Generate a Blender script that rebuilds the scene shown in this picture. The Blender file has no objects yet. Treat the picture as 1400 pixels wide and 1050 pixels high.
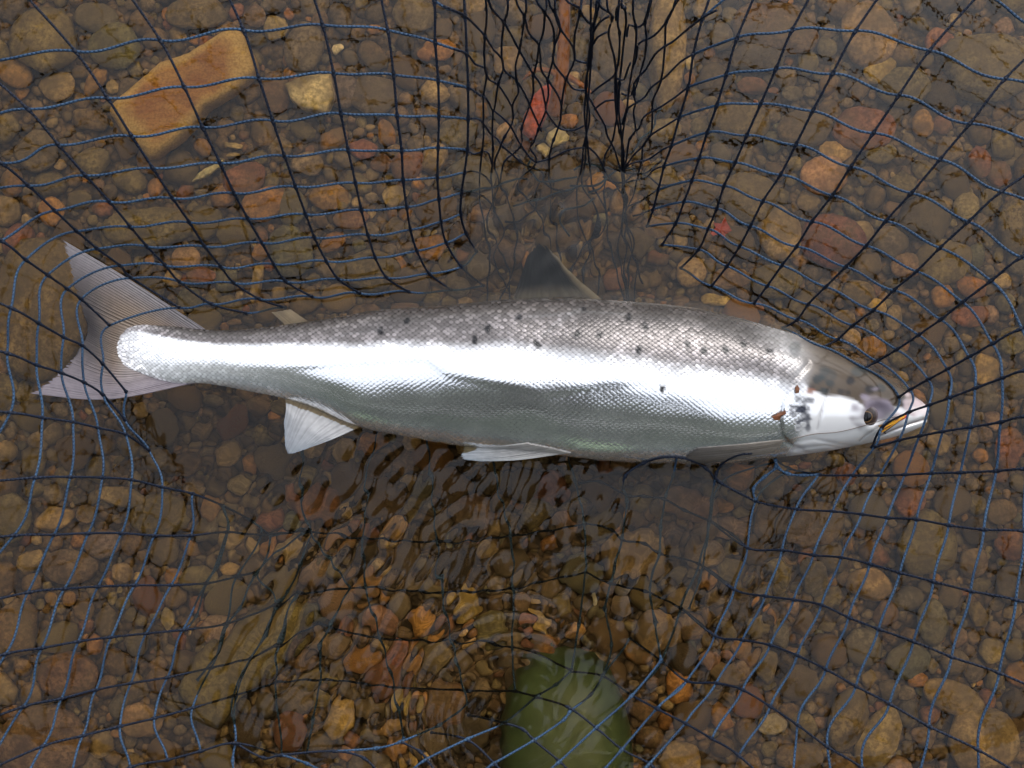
import bpy, bmesh, math, random
import numpy as np
from mathutils import Vector, Matrix
from mathutils.bvhtree import BVHTree

random.seed(7)
rng = np.random.default_rng(11)
S = bpy.context.scene
COL = S.collection

# ------------------------------------------------------------------ camera
H = 0.86                      # lens height over the water
MPP = 0.86 / 1400.0           # metres per photo pixel at the water level
cam_d = bpy.data.cameras.new("camera")
cam_d.sensor_width = 36.0
cam_d.lens = 36.0 * H / 0.86
cam_d.clip_start = 0.02
cam_d.clip_end = 500
cam = bpy.data.objects.new("camera", cam_d)
cam.location = (0, 0, H)
COL.objects.link(cam)
S.camera = cam

# ------------------------------------------------------------------ sky and sun (bright overcast)
SUN_EL, SUN_ROT = math.radians(40), math.radians(25)
w = bpy.data.worlds.new("World")
S.world = w
w.use_nodes = True
nt = w.node_tree
nt.nodes.clear()
sky = nt.nodes.new("ShaderNodeTexSky")
sky.sky_type = 'NISHITA'
sky.sun_disc = False
sky.sun_elevation = SUN_EL
sky.sun_rotation = SUN_ROT
sky.air_density = 1.0
sky.dust_density = 2.0
sky.ozone_density = 1.0
hsv = nt.nodes.new("ShaderNodeHueSaturation")
hsv.inputs["Saturation"].default_value = 0.30
bg = nt.nodes.new("ShaderNodeBackground")
bg.inputs["Strength"].default_value = 0.15
out = nt.nodes.new("ShaderNodeOutputWorld")
nt.links.new(sky.outputs[0], hsv.inputs["Color"])
# overcast cloud cover: the zenith is brighter than the horizon (CIE overcast sky)
tcw = nt.nodes.new("ShaderNodeTexCoord"); sep = nt.nodes.new("ShaderNodeSeparateXYZ")
mr = nt.nodes.new("ShaderNodeMapRange")
mr.inputs["To Min"].default_value = 0.55; mr.inputs["To Max"].default_value = 1.55
mul = nt.nodes.new("ShaderNodeVectorMath"); mul.operation = 'SCALE'
nt.links.new(tcw.outputs["Generated"], sep.inputs[0])
nt.links.new(sep.outputs["Z"], mr.inputs["Value"])
nt.links.new(hsv.outputs[0], mul.inputs[0])
nt.links.new(mr.outputs[0], mul.inputs["Scale"])
nt.links.new(mul.outputs[0], bg.inputs["Color"])
nt.links.new(bg.outputs[0], out.inputs["Surface"])

sun_d = bpy.data.lights.new("sun", 'SUN')
sun_d.energy = 0.5
sun_d.angle = math.radians(34)
sun_d.color = (1.0, 0.96, 0.9)
sun = bpy.data.objects.new("sun", sun_d)
sd = Vector((math.sin(SUN_ROT) * math.cos(SUN_EL), math.cos(SUN_ROT) * math.cos(SUN_EL), math.sin(SUN_EL)))
sun.rotation_euler = sd.to_track_quat('Z', 'Y').to_euler()
sun.location = sd * 6
COL.objects.link(sun)

S.view_settings.view_transform = 'Standard'
S.view_settings.look = 'None'
S.view_settings.gamma = 1.0
S.view_settings.exposure = 1.46
S.render.engine = 'CYCLES'
S.cycles.use_denoising = True
S.cycles.use_adaptive_sampling = True
S.cycles.adaptive_threshold = 0.02
S.cycles.max_bounces = 7
S.cycles.transmission_bounces = 6
S.cycles.glossy_bounces = 4
S.cycles.diffuse_bounces = 2
S.cycles.transparent_max_bounces = 8
S.cycles.caustics_refractive = True
S.cycles.caustics_reflective = True

# ------------------------------------------------------------------ helpers
def P(px, py, z=0.0):
    """photo pixel -> point at height z (above the water)"""
    k = MPP * (1 - z / H)
    return Vector(((px - 700) * k, (525 - py) * k, z))

def PB(px, py, depth):
    """photo pixel -> point on the river bed seen through flat water"""
    x, y = (px - 700) * MPP, (525 - py) * MPP
    r = math.hypot(x, y)
    if r < 1e-9:
        return Vector((0, 0, -depth))
    th = math.atan2(r, H)
    t2 = math.asin(math.sin(th) / 1.333)
    k = (r + depth * math.tan(t2)) / r
    return Vector((x * k, y * k, -depth))

def obj(name, me, mat=None, parent=None):
    o = bpy.data.objects.new(name, me)
    COL.objects.link(o)
    if mat is not None and me is not None:
        me.materials.append(mat)
    if parent is not None:
        o.parent = parent
    return o

def tag(o, label=None, cat=None, group=None, kind=None):
    if label: o["label"] = label
    if cat: o["category"] = cat
    if group: o["group"] = group
    if kind: o["kind"] = kind
    return o

def mesh_np(name, V, F, smooth=True):
    me = bpy.data.meshes.new(name)
    me.from_pydata([tuple(v) for v in V], [], [tuple(f) for f in F])
    me.update()
    if smooth:
        me.polygons.foreach_set("use_smooth", [True] * len(me.polygons))
    return me

def fattr(me, name, vals):
    a = me.attributes.new(name, 'FLOAT', 'POINT')
    a.data.foreach_set("value", np.asarray(vals, dtype=np.float32).ravel())

def cattr(me, name, rgb):
    rgb = np.asarray(rgb, dtype=np.float32)
    a = me.color_attributes.new(name, 'FLOAT_COLOR', 'POINT')
    a.data.foreach_set("color", np.c_[rgb, np.ones(len(rgb), dtype=np.float32)].ravel())

class N:
    """tiny node helper"""
    def __init__(s, name):
        s.m = bpy.data.materials.new(name)
        s.m.use_nodes = True
        s.t = s.m.node_tree
        s.t.nodes.clear()
        s.out = s.t.nodes.new("ShaderNodeOutputMaterial")
    def n(s, typ, **kw):
        x = s.t.nodes.new(typ)
        for k, v in kw.items():
            if k.startswith("_"):
                setattr(x, k[1:], v)
            else:
                k2 = k.replace("__", " ")
                if hasattr(v, "bl_idname") or isinstance(v, bpy.types.NodeSocket):
                    s.t.links.new(v, x.inputs[k2])
                else:
                    x.inputs[k2].default_value = v
        return x
    def l(s, a, b):
        s.t.links.new(a, b)
    def math(s, op, a, b=None, c=None):
        x = s.t.nodes.new("ShaderNodeMath"); x.operation = op
        for i, v in enumerate((a, b, c)):
            if v is None: continue
            if isinstance(v, bpy.types.NodeSocket): s.l(v, x.inputs[i])
            else: x.inputs[i].default_value = v
        return x.outputs[0]
    def mix(s, f, a, b, mode='MIX'):
        x = s.t.nodes.new("ShaderNodeMix"); x.data_type = 'RGBA'; x.blend_type = mode
        for i, v in ((0, f), (6, a), (7, b)):
            if isinstance(v, bpy.types.NodeSocket): s.l(v, x.inputs[i])
            else: x.inputs[i].default_value = v if i == 0 or len(v) == 4 else (*v, 1)
        return x.outputs[2]
    def ramp(s, f, stops):
        x = s.t.nodes.new("ShaderNodeValToRGB")
        e = x.color_ramp.elements
        while len(e) < len(stops): e.new(0.5)
        for i, (p, c) in enumerate(stops):
            e[i].position = p
            e[i].color = (c, c, c, 1) if not isinstance(c, tuple) else (*c, 1)
        s.l(f, x.inputs[0])
        return x.outputs[0]
    def attr(s, name):
        x = s.t.nodes.new("ShaderNodeAttribute"); x.attribute_name = name
        return x

# ------------------------------------------------------------------ materials
def stone_material(name, src):
    k = N(name)
    tc = k.n("ShaderNodeTexCoord")
    if src == 'object':
        oi = k.n("ShaderNodeObjectInfo")
        base, rnd = oi.outputs["Color"], oi.outputs["Random"]
        vec = k.n("ShaderNodeVectorMath", _operation='ADD')
        k.l(tc.outputs["Object"], vec.inputs[0])
        cmb = k.n("ShaderNodeCombineXYZ", X=k.math('MULTIPLY', rnd, 13.0), Y=k.math('MULTIPLY', rnd, 7.0))
        k.l(cmb.outputs[0], vec.inputs[1])
        v = vec.outputs[0]
    else:
        base = k.attr("tint").outputs["Color"]
        v = tc.outputs["Object"]
    n1 = k.n("ShaderNodeTexNoise", Vector=v, Scale=55.0, Detail=3.5, Roughness=0.6)
    n2 = k.n("ShaderNodeTexNoise", Vector=v, Scale=230.0, Detail=2.0, Roughness=0.72)
    n4 = k.n("ShaderNodeTexNoise", Vector=v, Scale=22.0, Detail=2.0, Roughness=0.5)
    c = k.mix(k.ramp(n1.outputs[0], [(0.32, 0.0), (0.68, 1.0)]), k.mix(1.0, base, (0.46, 0.42, 0.40), 'MULTIPLY'), k.mix(1.0, base, (1.45, 1.38, 1.25), 'MULTIPLY'))
    c = k.mix(k.ramp(n2.outputs[0], [(0.38, 0.75), (0.60, 0.0)]), c, k.mix(1.0, base, (0.40, 0.38, 0.36), 'MULTIPLY'))
    c = k.mix(k.ramp(n4.outputs[0], [(0.40, 0.0), (0.66, 0.72)]), c, (0.135, 0.105, 0.064))   # brown river silt film
    h = n1.outputs[0]
    b = k.n("ShaderNodeBump", Strength=0.55, Distance=0.0025, Height=h)
    p = k.n("ShaderNodeBsdfPrincipled", Base__Color=c, Roughness=0.75, Normal=b.outputs[0])
    p.inputs["Specular IOR Level"].default_value = 0.15
    k.l(p.outputs[0], k.out.inputs[0])
    return k.m

M_STONE = stone_material("river stone", 'object')
M_GRAVEL = stone_material("river gravel", 'attr')

def slab_material():
    """ochre sandstone slab with a rusty iron-stained face and a paler rim of its own"""
    k = N("ochre slab")
    tc = k.n("ShaderNodeTexCoord"); v = tc.outputs["Object"]
    n1 = k.n("ShaderNodeTexNoise", Vector=v, Scale=38.0, Detail=5.0, Roughness=0.6)
    mp = k.n("ShaderNodeMapping", Vector=v); mp.inputs["Rotation"].default_value = (0, 0, math.radians(-33)); mp.inputs["Scale"].default_value = (1, 3.2, 1)
    n2 = k.n("ShaderNodeTexNoise", Vector=mp.outputs[0], Scale=22.0, Detail=5.0, Roughness=0.65)
    n3 = k.n("ShaderNodeTexNoise", Vector=v, Scale=500.0, Detail=2.0)
    rim = k.attr("rim").outputs["Fac"]
    c = k.mix(k.ramp(n2.outputs[0], [(0.35, 0.0), (0.65, 1.0)]), (0.29, 0.125, 0.038), (0.46, 0.26, 0.085))
    e = k.math('ADD', rim, k.math('MULTIPLY', k.math('SUBTRACT', n1.outputs[0], 0.5), 0.5))
    c = k.mix(k.ramp(e, [(0.62, 0.0), (0.86, 1.0)]), c, (0.58, 0.41, 0.16))
    c = k.mix(k.ramp(n3.outputs[0], [(0.35, 0.4), (0.6, 0.0)]), c, (0.13, 0.07, 0.025))
    b = k.n("ShaderNodeBump", Strength=0.6, Distance=0.003, Height=n2.outputs[0])
    p = k.n("ShaderNodeBsdfPrincipled", Base__Color=c, Roughness=0.8, Normal=b.outputs[0])
    p.inputs["Specular IOR Level"].default_value = 0.15
    k.l(p.outputs[0], k.out.inputs[0])
    return k.m
M_SLAB = slab_material()

def bed_material():
    k = N("river bed silt")
    tc = k.n("ShaderNodeTexCoord"); v = tc.outputs["Object"]
    vo = k.n("ShaderNodeTexVoronoi", Vector=v, Scale=130.0)
    n1 = k.n("ShaderNodeTexNoise", Vector=v, Scale=14.0, Detail=6.0)
    hue = k.n("ShaderNodeSeparateColor", Color=vo.outputs["Color"])
    c = k.mix(hue.outputs[0], (0.085, 0.062, 0.042), (0.23, 0.155, 0.085))
    c = k.mix(k.ramp(n1.outputs[0], [(0.4, 0.0), (0.65, 0.7)]), c, (0.06, 0.045, 0.03))
    c = k.mix(k.ramp(vo.outputs["Distance"], [(0.35, 0.0), (0.75, 0.8)]), c, (0.02, 0.015, 0.01))
    b = k.n("ShaderNodeBump", Strength=1.0, Distance=0.006, Height=k.math('SUBTRACT', 1.0, vo.outputs["Distance"]))
    p = k.n("ShaderNodeBsdfPrincipled", Base__Color=c, Roughness=0.85, Normal=b.outputs[0])
    p.inputs["Specular IOR Level"].default_value = 0.1
    k.l(p.outputs[0], k.out.inputs[0])
    return k.m
M_BED = bed_material()

def water_material():
    k = N("clear river water")
    tc = k.n("ShaderNodeTexCoord")
    n = k.n("ShaderNodeTexNoise", Vector=tc.outputs["Object"], Scale=60.0, Detail=2.0)
    b = k.n("ShaderNodeBump", Strength=0.35, Distance=0.0006, Height=n.outputs[0])
    rf = k.n("ShaderNodeBsdfRefraction", Color=(0.82, 0.71, 0.515, 1), Roughness=0.0, IOR=1.333, Normal=b.outputs[0])   # peaty tea-coloured water
    gl = k.n("ShaderNodeBsdfGlossy", Color=(1, 1, 1, 1), Roughness=0.0, Normal=b.outputs[0])
    fr = k.n("ShaderNodeFresnel", IOR=1.333, Normal=b.outputs[0])
    mx = k.n("ShaderNodeMixShader")
    k.l(fr.outputs[0], mx.inputs[0]); k.l(rf.outputs[0], mx.inputs[1]); k.l(gl.outputs[0], mx.inputs[2])
    k.l(mx.outputs[0], k.out.inputs[0])
    return k.m
M_WATER = water_material()

def twine_material(name, c0, c1):
    k = N(name)
    u = k.attr("run").outputs["Fac"]; a = k.attr("turn").outputs["Fac"]
    ph = k.math('ADD', k.math('MULTIPLY', u, 2 * math.pi / 0.0030), k.math('MULTIPLY', a, 2.0))
    s1 = k.math('SINE', ph)
    ph2 = k.math('SUBTRACT', k.math('MULTIPLY', u, 2 * math.pi / 0.0030), k.math('MULTIPLY', a, 2.0))
    s2 = k.math('SINE', ph2)
    hgt = k.math('ADD', k.math('MULTIPLY', k.math('MAXIMUM', s1, s2), 0.5), 0.5)
    tc = k.n("ShaderNodeTexCoord")
    n = k.n("ShaderNodeTexNoise", Vector=tc.outputs["Object"], Scale=35.0, Detail=3.0)
    c = k.mix(hgt, c0, c1)
    c = k.mix(k.ramp(n.outputs[0], [(0.35, 0.6), (0.7, 0.0)]), c, c0)
    b = k.n("ShaderNodeBump", Strength=0.8, Distance=0.0005, Height=hgt)
    p = k.n("ShaderNodeBsdfPrincipled", Base__Color=c, Roughness=0.5, Normal=b.outputs[0])
    p.inputs["Specular IOR Level"].default_value = 0.2
    k.l(p.outputs[0], k.out.inputs[0])
    return k.m
M_BLUE = twine_material("blue braided twine", (0.006, 0.016, 0.037), (0.031, 0.068, 0.122))
M_NAVY = twine_material("dark navy twine", (0.0018, 0.0036, 0.009), (0.005, 0.010, 0.024))  # darker navy tone for the bars

def skin_material():
    k = N("salmon skin")
    col = k.attr("skin").outputs["Color"]; sil = k.attr("silver").outputs["Fac"]; sc = k.attr("scaled").outputs["Fac"]
    uv = k.n("ShaderNodeUVMap"); uv.uv_map = "scales"
    mp = k.n("ShaderNodeMapping", Vector=uv.outputs[0]); mp.inputs["Rotation"].default_value = (0, 0, math.radians(45))
    vo = k.n("ShaderNodeTexVoronoi", Vector=mp.outputs[0], Scale=1.0, Randomness=0.28); vo.voronoi_dimensions = '2D'
    d = vo.outputs["Distance"]
    dome = k.ramp(d, [(0.0, 1.0), (0.45, 0.62), (0.70, 0.0)])
    hue = k.n("ShaderNodeSeparateColor", Color=vo.outputs["Color"])
    tc = k.n("ShaderNodeTexCoord")
    n1 = k.n("ShaderNodeTexNoise", Vector=tc.outputs["Object"], Scale=24.0, Detail=4.0)
    n2 = k.n("ShaderNodeTexNoise", Vector=tc.outputs["Object"], Scale=700.0, Detail=2.0)
    edge = k.math('MULTIPLY', k.ramp(d, [(0.38, 0.0), (0.68, 1.0)]), sc)
    dark = k.math('MULTIPLY', edge, k.math('SUBTRACT', 0.80, k.math('MULTIPLY', sil, 0.62)))
    c = k.mix(dark, col, k.mix(1.0, col, (0.34, 0.32, 0.32), 'MULTIPLY'))
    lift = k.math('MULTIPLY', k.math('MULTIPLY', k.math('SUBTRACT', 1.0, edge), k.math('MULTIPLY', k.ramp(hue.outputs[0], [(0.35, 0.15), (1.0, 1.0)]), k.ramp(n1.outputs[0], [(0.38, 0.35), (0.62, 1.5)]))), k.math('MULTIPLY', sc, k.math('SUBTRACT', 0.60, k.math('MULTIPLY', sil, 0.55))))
    c = k.mix(lift, c, k.mix(1.0, col, (4.2, 4.2, 4.3), 'MULTIPLY'))  # scale centres brightened at random: glints painted into the colour
    c = k.mix(k.ramp(n1.outputs[0], [(0.35, 0.20), (0.6, 0.0)]), c, k.mix(1.0, c, (0.72, 0.72, 0.72), 'MULTIPLY'))
    hgt = k.math('ADD', k.math('MULTIPLY', dome, sc), k.math('MULTIPLY', n2.outputs[0], 0.12))
    b = k.n("ShaderNodeBump", Strength=k.math('SUBTRACT', 0.34, k.math('MULTIPLY', sil, 0.20)), Distance=0.0008, Height=hgt)
    p = k.n("ShaderNodeBsdfPrincipled", Base__Color=c, Metallic=k.math('MULTIPLY', sil, 0.95),
            Roughness=k.math('ADD', 0.09, k.math('MULTIPLY', n1.outputs[0], 0.10)), Normal=b.outputs[0])
    p.inputs["Coat Weight"].default_value = 0.05
    p.inputs["Coat Roughness"].default_value = 0.12
    p.inputs["Specular IOR Level"].default_value = 0.22
    k.l(p.outputs[0], k.out.inputs[0])
    return k.m
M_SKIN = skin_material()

def fin_material():
    k = N("salmon fin")
    col = k.attr("skin").outputs["Color"]; ray = k.attr("ray").outputs["Fac"]
    tc = k.n("ShaderNodeTexCoord")
    n1 = k.n("ShaderNodeTexNoise", Vector=tc.outputs["Object"], Scale=160.0, Detail=3.0)
    c = k.mix(k.math('MULTIPLY', ray, 0.48), col, k.mix(1.0, col, (0.30, 0.28, 0.28), 'MULTIPLY'))
    c = k.mix(k.ramp(n1.outputs[0], [(0.35, 0.35), (0.6, 0.0)]), c, k.mix(1.0, c, (0.6, 0.6, 0.62), 'MULTIPLY'))
    b = k.n("ShaderNodeBump", Strength=0.5, Distance=0.0008, Height=k.math('SUBTRACT', 1.0, ray))
    p = k.n("ShaderNodeBsdfPrincipled", Base__Color=c, Roughness=0.42, Normal=b.outputs[0])
    p.inputs["Specular IOR Level"].default_value = 0.25
    k.l(p.outputs[0], k.out.inputs[0])
    return k.m
M_FIN = fin_material()
M_FIN_SUNK = fin_material()
M_FIN_SUNK.name = "sunken fin"
for _n in M_FIN_SUNK.node_tree.nodes:
    if _n.type == 'BSDF_PRINCIPLED':
        _n.inputs["Specular IOR Level"].default_value = 0.0; _n.inputs["Roughness"].default_value = 0.9

def plain(name, c, rough=0.5, c2=None, scale=60.0, bump=0.3, dist=0.002, spec=0.3, metal=0.0):
    k = N(name)
    tc = k.n("ShaderNodeTexCoord")
    n = k.n("ShaderNodeTexNoise", Vector=tc.outputs["Object"], Scale=scale, Detail=4.0)
    cc = k.mix(k.ramp(n.outputs[0], [(0.35, 0.0), (0.65, 1.0)]), c, c2 or tuple(x * 0.65 for x in c))
    b = k.n("ShaderNodeBump", Strength=bump, Distance=dist, Height=n.outputs[0])
    p = k.n("ShaderNodeBsdfPrincipled", Base__Color=cc, Roughness=rough, Metallic=metal, Normal=b.outputs[0])
    p.inputs["Specular IOR Level"].default_value = spec
    k.l(p.outputs[0], k.out.inputs[0])
    return k.m

M_BOOT = plain("green wader rubber", (0.076, 0.118, 0.054), 0.45, (0.056, 0.090, 0.042), 30, 0.25, 0.002)
M_JACKET = plain("dark olive jacket cloth", (0.026, 0.033, 0.027), 0.85, (0.017, 0.021, 0.018), 40)
M_WADER = plain("green wader cloth", (0.045, 0.06, 0.035), 0.7, (0.03, 0.045, 0.026), 30)
M_FACE = plain("face skin", (0.45, 0.26, 0.19), 0.5)
M_CAP = plain("dark cap cloth", (0.02, 0.022, 0.022), 0.85)
M_TWIG = plain("wet twig bark", (0.40, 0.17, 0.052), 0.55, (0.22, 0.085, 0.03), 120, 0.8)
M_LEAFRED = plain("red leaf", (0.42, 0.06, 0.045), 0.5, (0.28, 0.045, 0.035), 200)
M_LEAFBRN = plain("brown leaf", (0.13, 0.045, 0.018), 0.5, (0.07, 0.028, 0.012), 300)
M_RIM = plain("grey alloy hoop", (0.35, 0.35, 0.36), 0.35, None, 40, 0.1, 0.001, 0.5, 0.8)
M_LINE = plain("nylon line", (0.10, 0.07, 0.05), 0.3)
M_FLYY = plain("yellow dyed hair", (0.55, 0.30, 0.015), 0.5, (0.40, 0.15, 0.015), 600)
M_FLYR = plain("red dyed hair", (0.45, 0.03, 0.03), 0.5)
M_FLYK = plain("black silk", (0.01, 0.01, 0.012), 0.4)

def eye_material():
    k = N("fish eye")
    r = k.attr("rad").outputs["Fac"]
    c = k.n("ShaderNodeValToRGB"); k.l(r, c.inputs[0])
    e = c.color_ramp.elements
    st = [(0.0, (0.004, 0.004, 0.005)), (0.36, (0.006, 0.005, 0.005)), (0.40, (0.14, 0.08, 0.035)), (0.47, (0.022, 0.014, 0.011)), (0.70, (0.035, 0.024, 0.022)), (0.98, (0.15, 0.125, 0.14))]
    while len(e) < len(st): e.new(0.5)
    for i, (p_, cc) in enumerate(st):
        e[i].position = p_; e[i].color = (*cc, 1)
    p = k.n("ShaderNodeBsdfPrincipled", Base__Color=c.outputs[0], Roughness=0.12)
    k.l(p.outputs[0], k.out.inputs[0])
    return k.m
M_EYE = eye_material()

# ------------------------------------------------------------------ numeric noise
def make_noise(seed, n=24, lo=1.0, hi=3.0):
    r = np.random.default_rng(seed)
    K = r.normal(size=(n, 3)); K /= np.linalg.norm(K, axis=1)[:, None]
    K *= r.uniform(lo, hi, size=(n, 1))
    ph = r.uniform(0, 2 * np.pi, n)
    def f(p):
        return np.sin(p @ K.T + ph).sum(1) / math.sqrt(n)
    return f

# ------------------------------------------------------------------ river bed
BED = 0.150
bm = bmesh.new()
bmesh.ops.create_grid(bm, x_segments=40, y_segments=40, size=40)
me = bpy.data.meshes.new("river_bed"); bm.to_mesh(me); bm.free()
bed = obj("river_bed", me, M_BED); bed.location.z = -BED
tag(bed, "brown silty river bed under shallow water", "river bed", kind="structure")

# steep dark bank behind the angler, unseen, added to darken the fish's flank reflection
nb = 90
bx, bu = np.linspace(-30, 30, 161), np.linspace(0, 1, nb)
BXg, BUg = np.meshgrid(bx, bu)
by = -1.6 - 5.0 * BUg ** 1.25; bz = -0.3 + 11.5 * BUg ** 0.8
fb1, fb2 = make_noise(501, 24, 0.5, 2.0), make_noise(502, 30, 3.0, 9.0)
q3 = np.c_[BXg.ravel(), by.ravel(), bz.ravel()]
nz = (0.28 * fb1(q3) + 0.10 * fb2(q3)).reshape(BXg.shape) * np.clip(BUg * 8, 0, 1)
Vb = np.c_[BXg.ravel(), (by + nz).ravel(), (bz + 0.4 * nz).ravel()]
ib = np.arange(Vb.shape[0]).reshape(BXg.shape)
Fb = np.stack([ib[:-1, :-1], ib[1:, :-1], ib[1:, 1:], ib[:-1, 1:]], -1).reshape(-1, 4).tolist()
bank = obj("unseen_bank", mesh_np("unseen_bank", Vb, Fb), plain("dark bank", (0.030, 0.040, 0.030), 0.9, (0.016, 0.021, 0.016), 3.0, 1.0, 0.1))
tag(bank, "unseen steep green bank added for its dark reflection in the fish", "river bank", kind="structure")

# ------------------------------------------------------------------ stones
def ico(sub):
    b = bmesh.new(); bmesh.ops.create_icosphere(b, subdivisions=sub, radius=1.0)
    V = np.array([v.co[:] for v in b.verts]); F = [[v.index for v in f.verts] for f in b.faces]
    b.free(); return V, F
ICO3, ICO2, ICO4 = ico(3), ico(2), ico(4)

def stone_verts(base, kind, seed):
    r = np.random.default_rng(seed)
    V = base.copy()
    f = make_noise(seed + 5, 14, 0.8, 2.4)
    f9 = make_noise(seed + 9, 16, 3.0, 7.0)
    V *= (1 + (0.085 if kind == 'r' else 0.12) * f(base) + 0.022 * f9(base))[:, None]
    cuts, lo, hi, soft = (11, 0.72, 0.95, 0.82) if kind == 'r' else (14, 0.58, 0.86, 0.93)
    for _ in range(cuts):
        n = r.normal(size=3); n[2] *= 0.8; n /= np.linalg.norm(n)
        d = r.uniform(lo, hi)
        t = V @ n - d
        V -= np.where(t > 0, t, 0)[:, None] * n * soft
    m = np.abs(V).max(0)
    return V / m

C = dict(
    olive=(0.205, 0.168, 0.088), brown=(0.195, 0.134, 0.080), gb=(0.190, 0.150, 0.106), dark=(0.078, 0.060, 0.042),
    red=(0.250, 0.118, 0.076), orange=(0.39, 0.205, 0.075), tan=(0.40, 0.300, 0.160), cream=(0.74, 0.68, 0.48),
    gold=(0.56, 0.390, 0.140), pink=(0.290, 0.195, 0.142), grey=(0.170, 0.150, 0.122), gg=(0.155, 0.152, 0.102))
CNAME = dict(olive="olive brown", brown="brown", gb="greyish brown", dark="dark umber", red="reddish brown", orange="orange brown",
             tan="tan", cream="cream", gold="golden yellow", pink="pinkish brown", grey="dull grey", gg="green grey")

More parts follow.
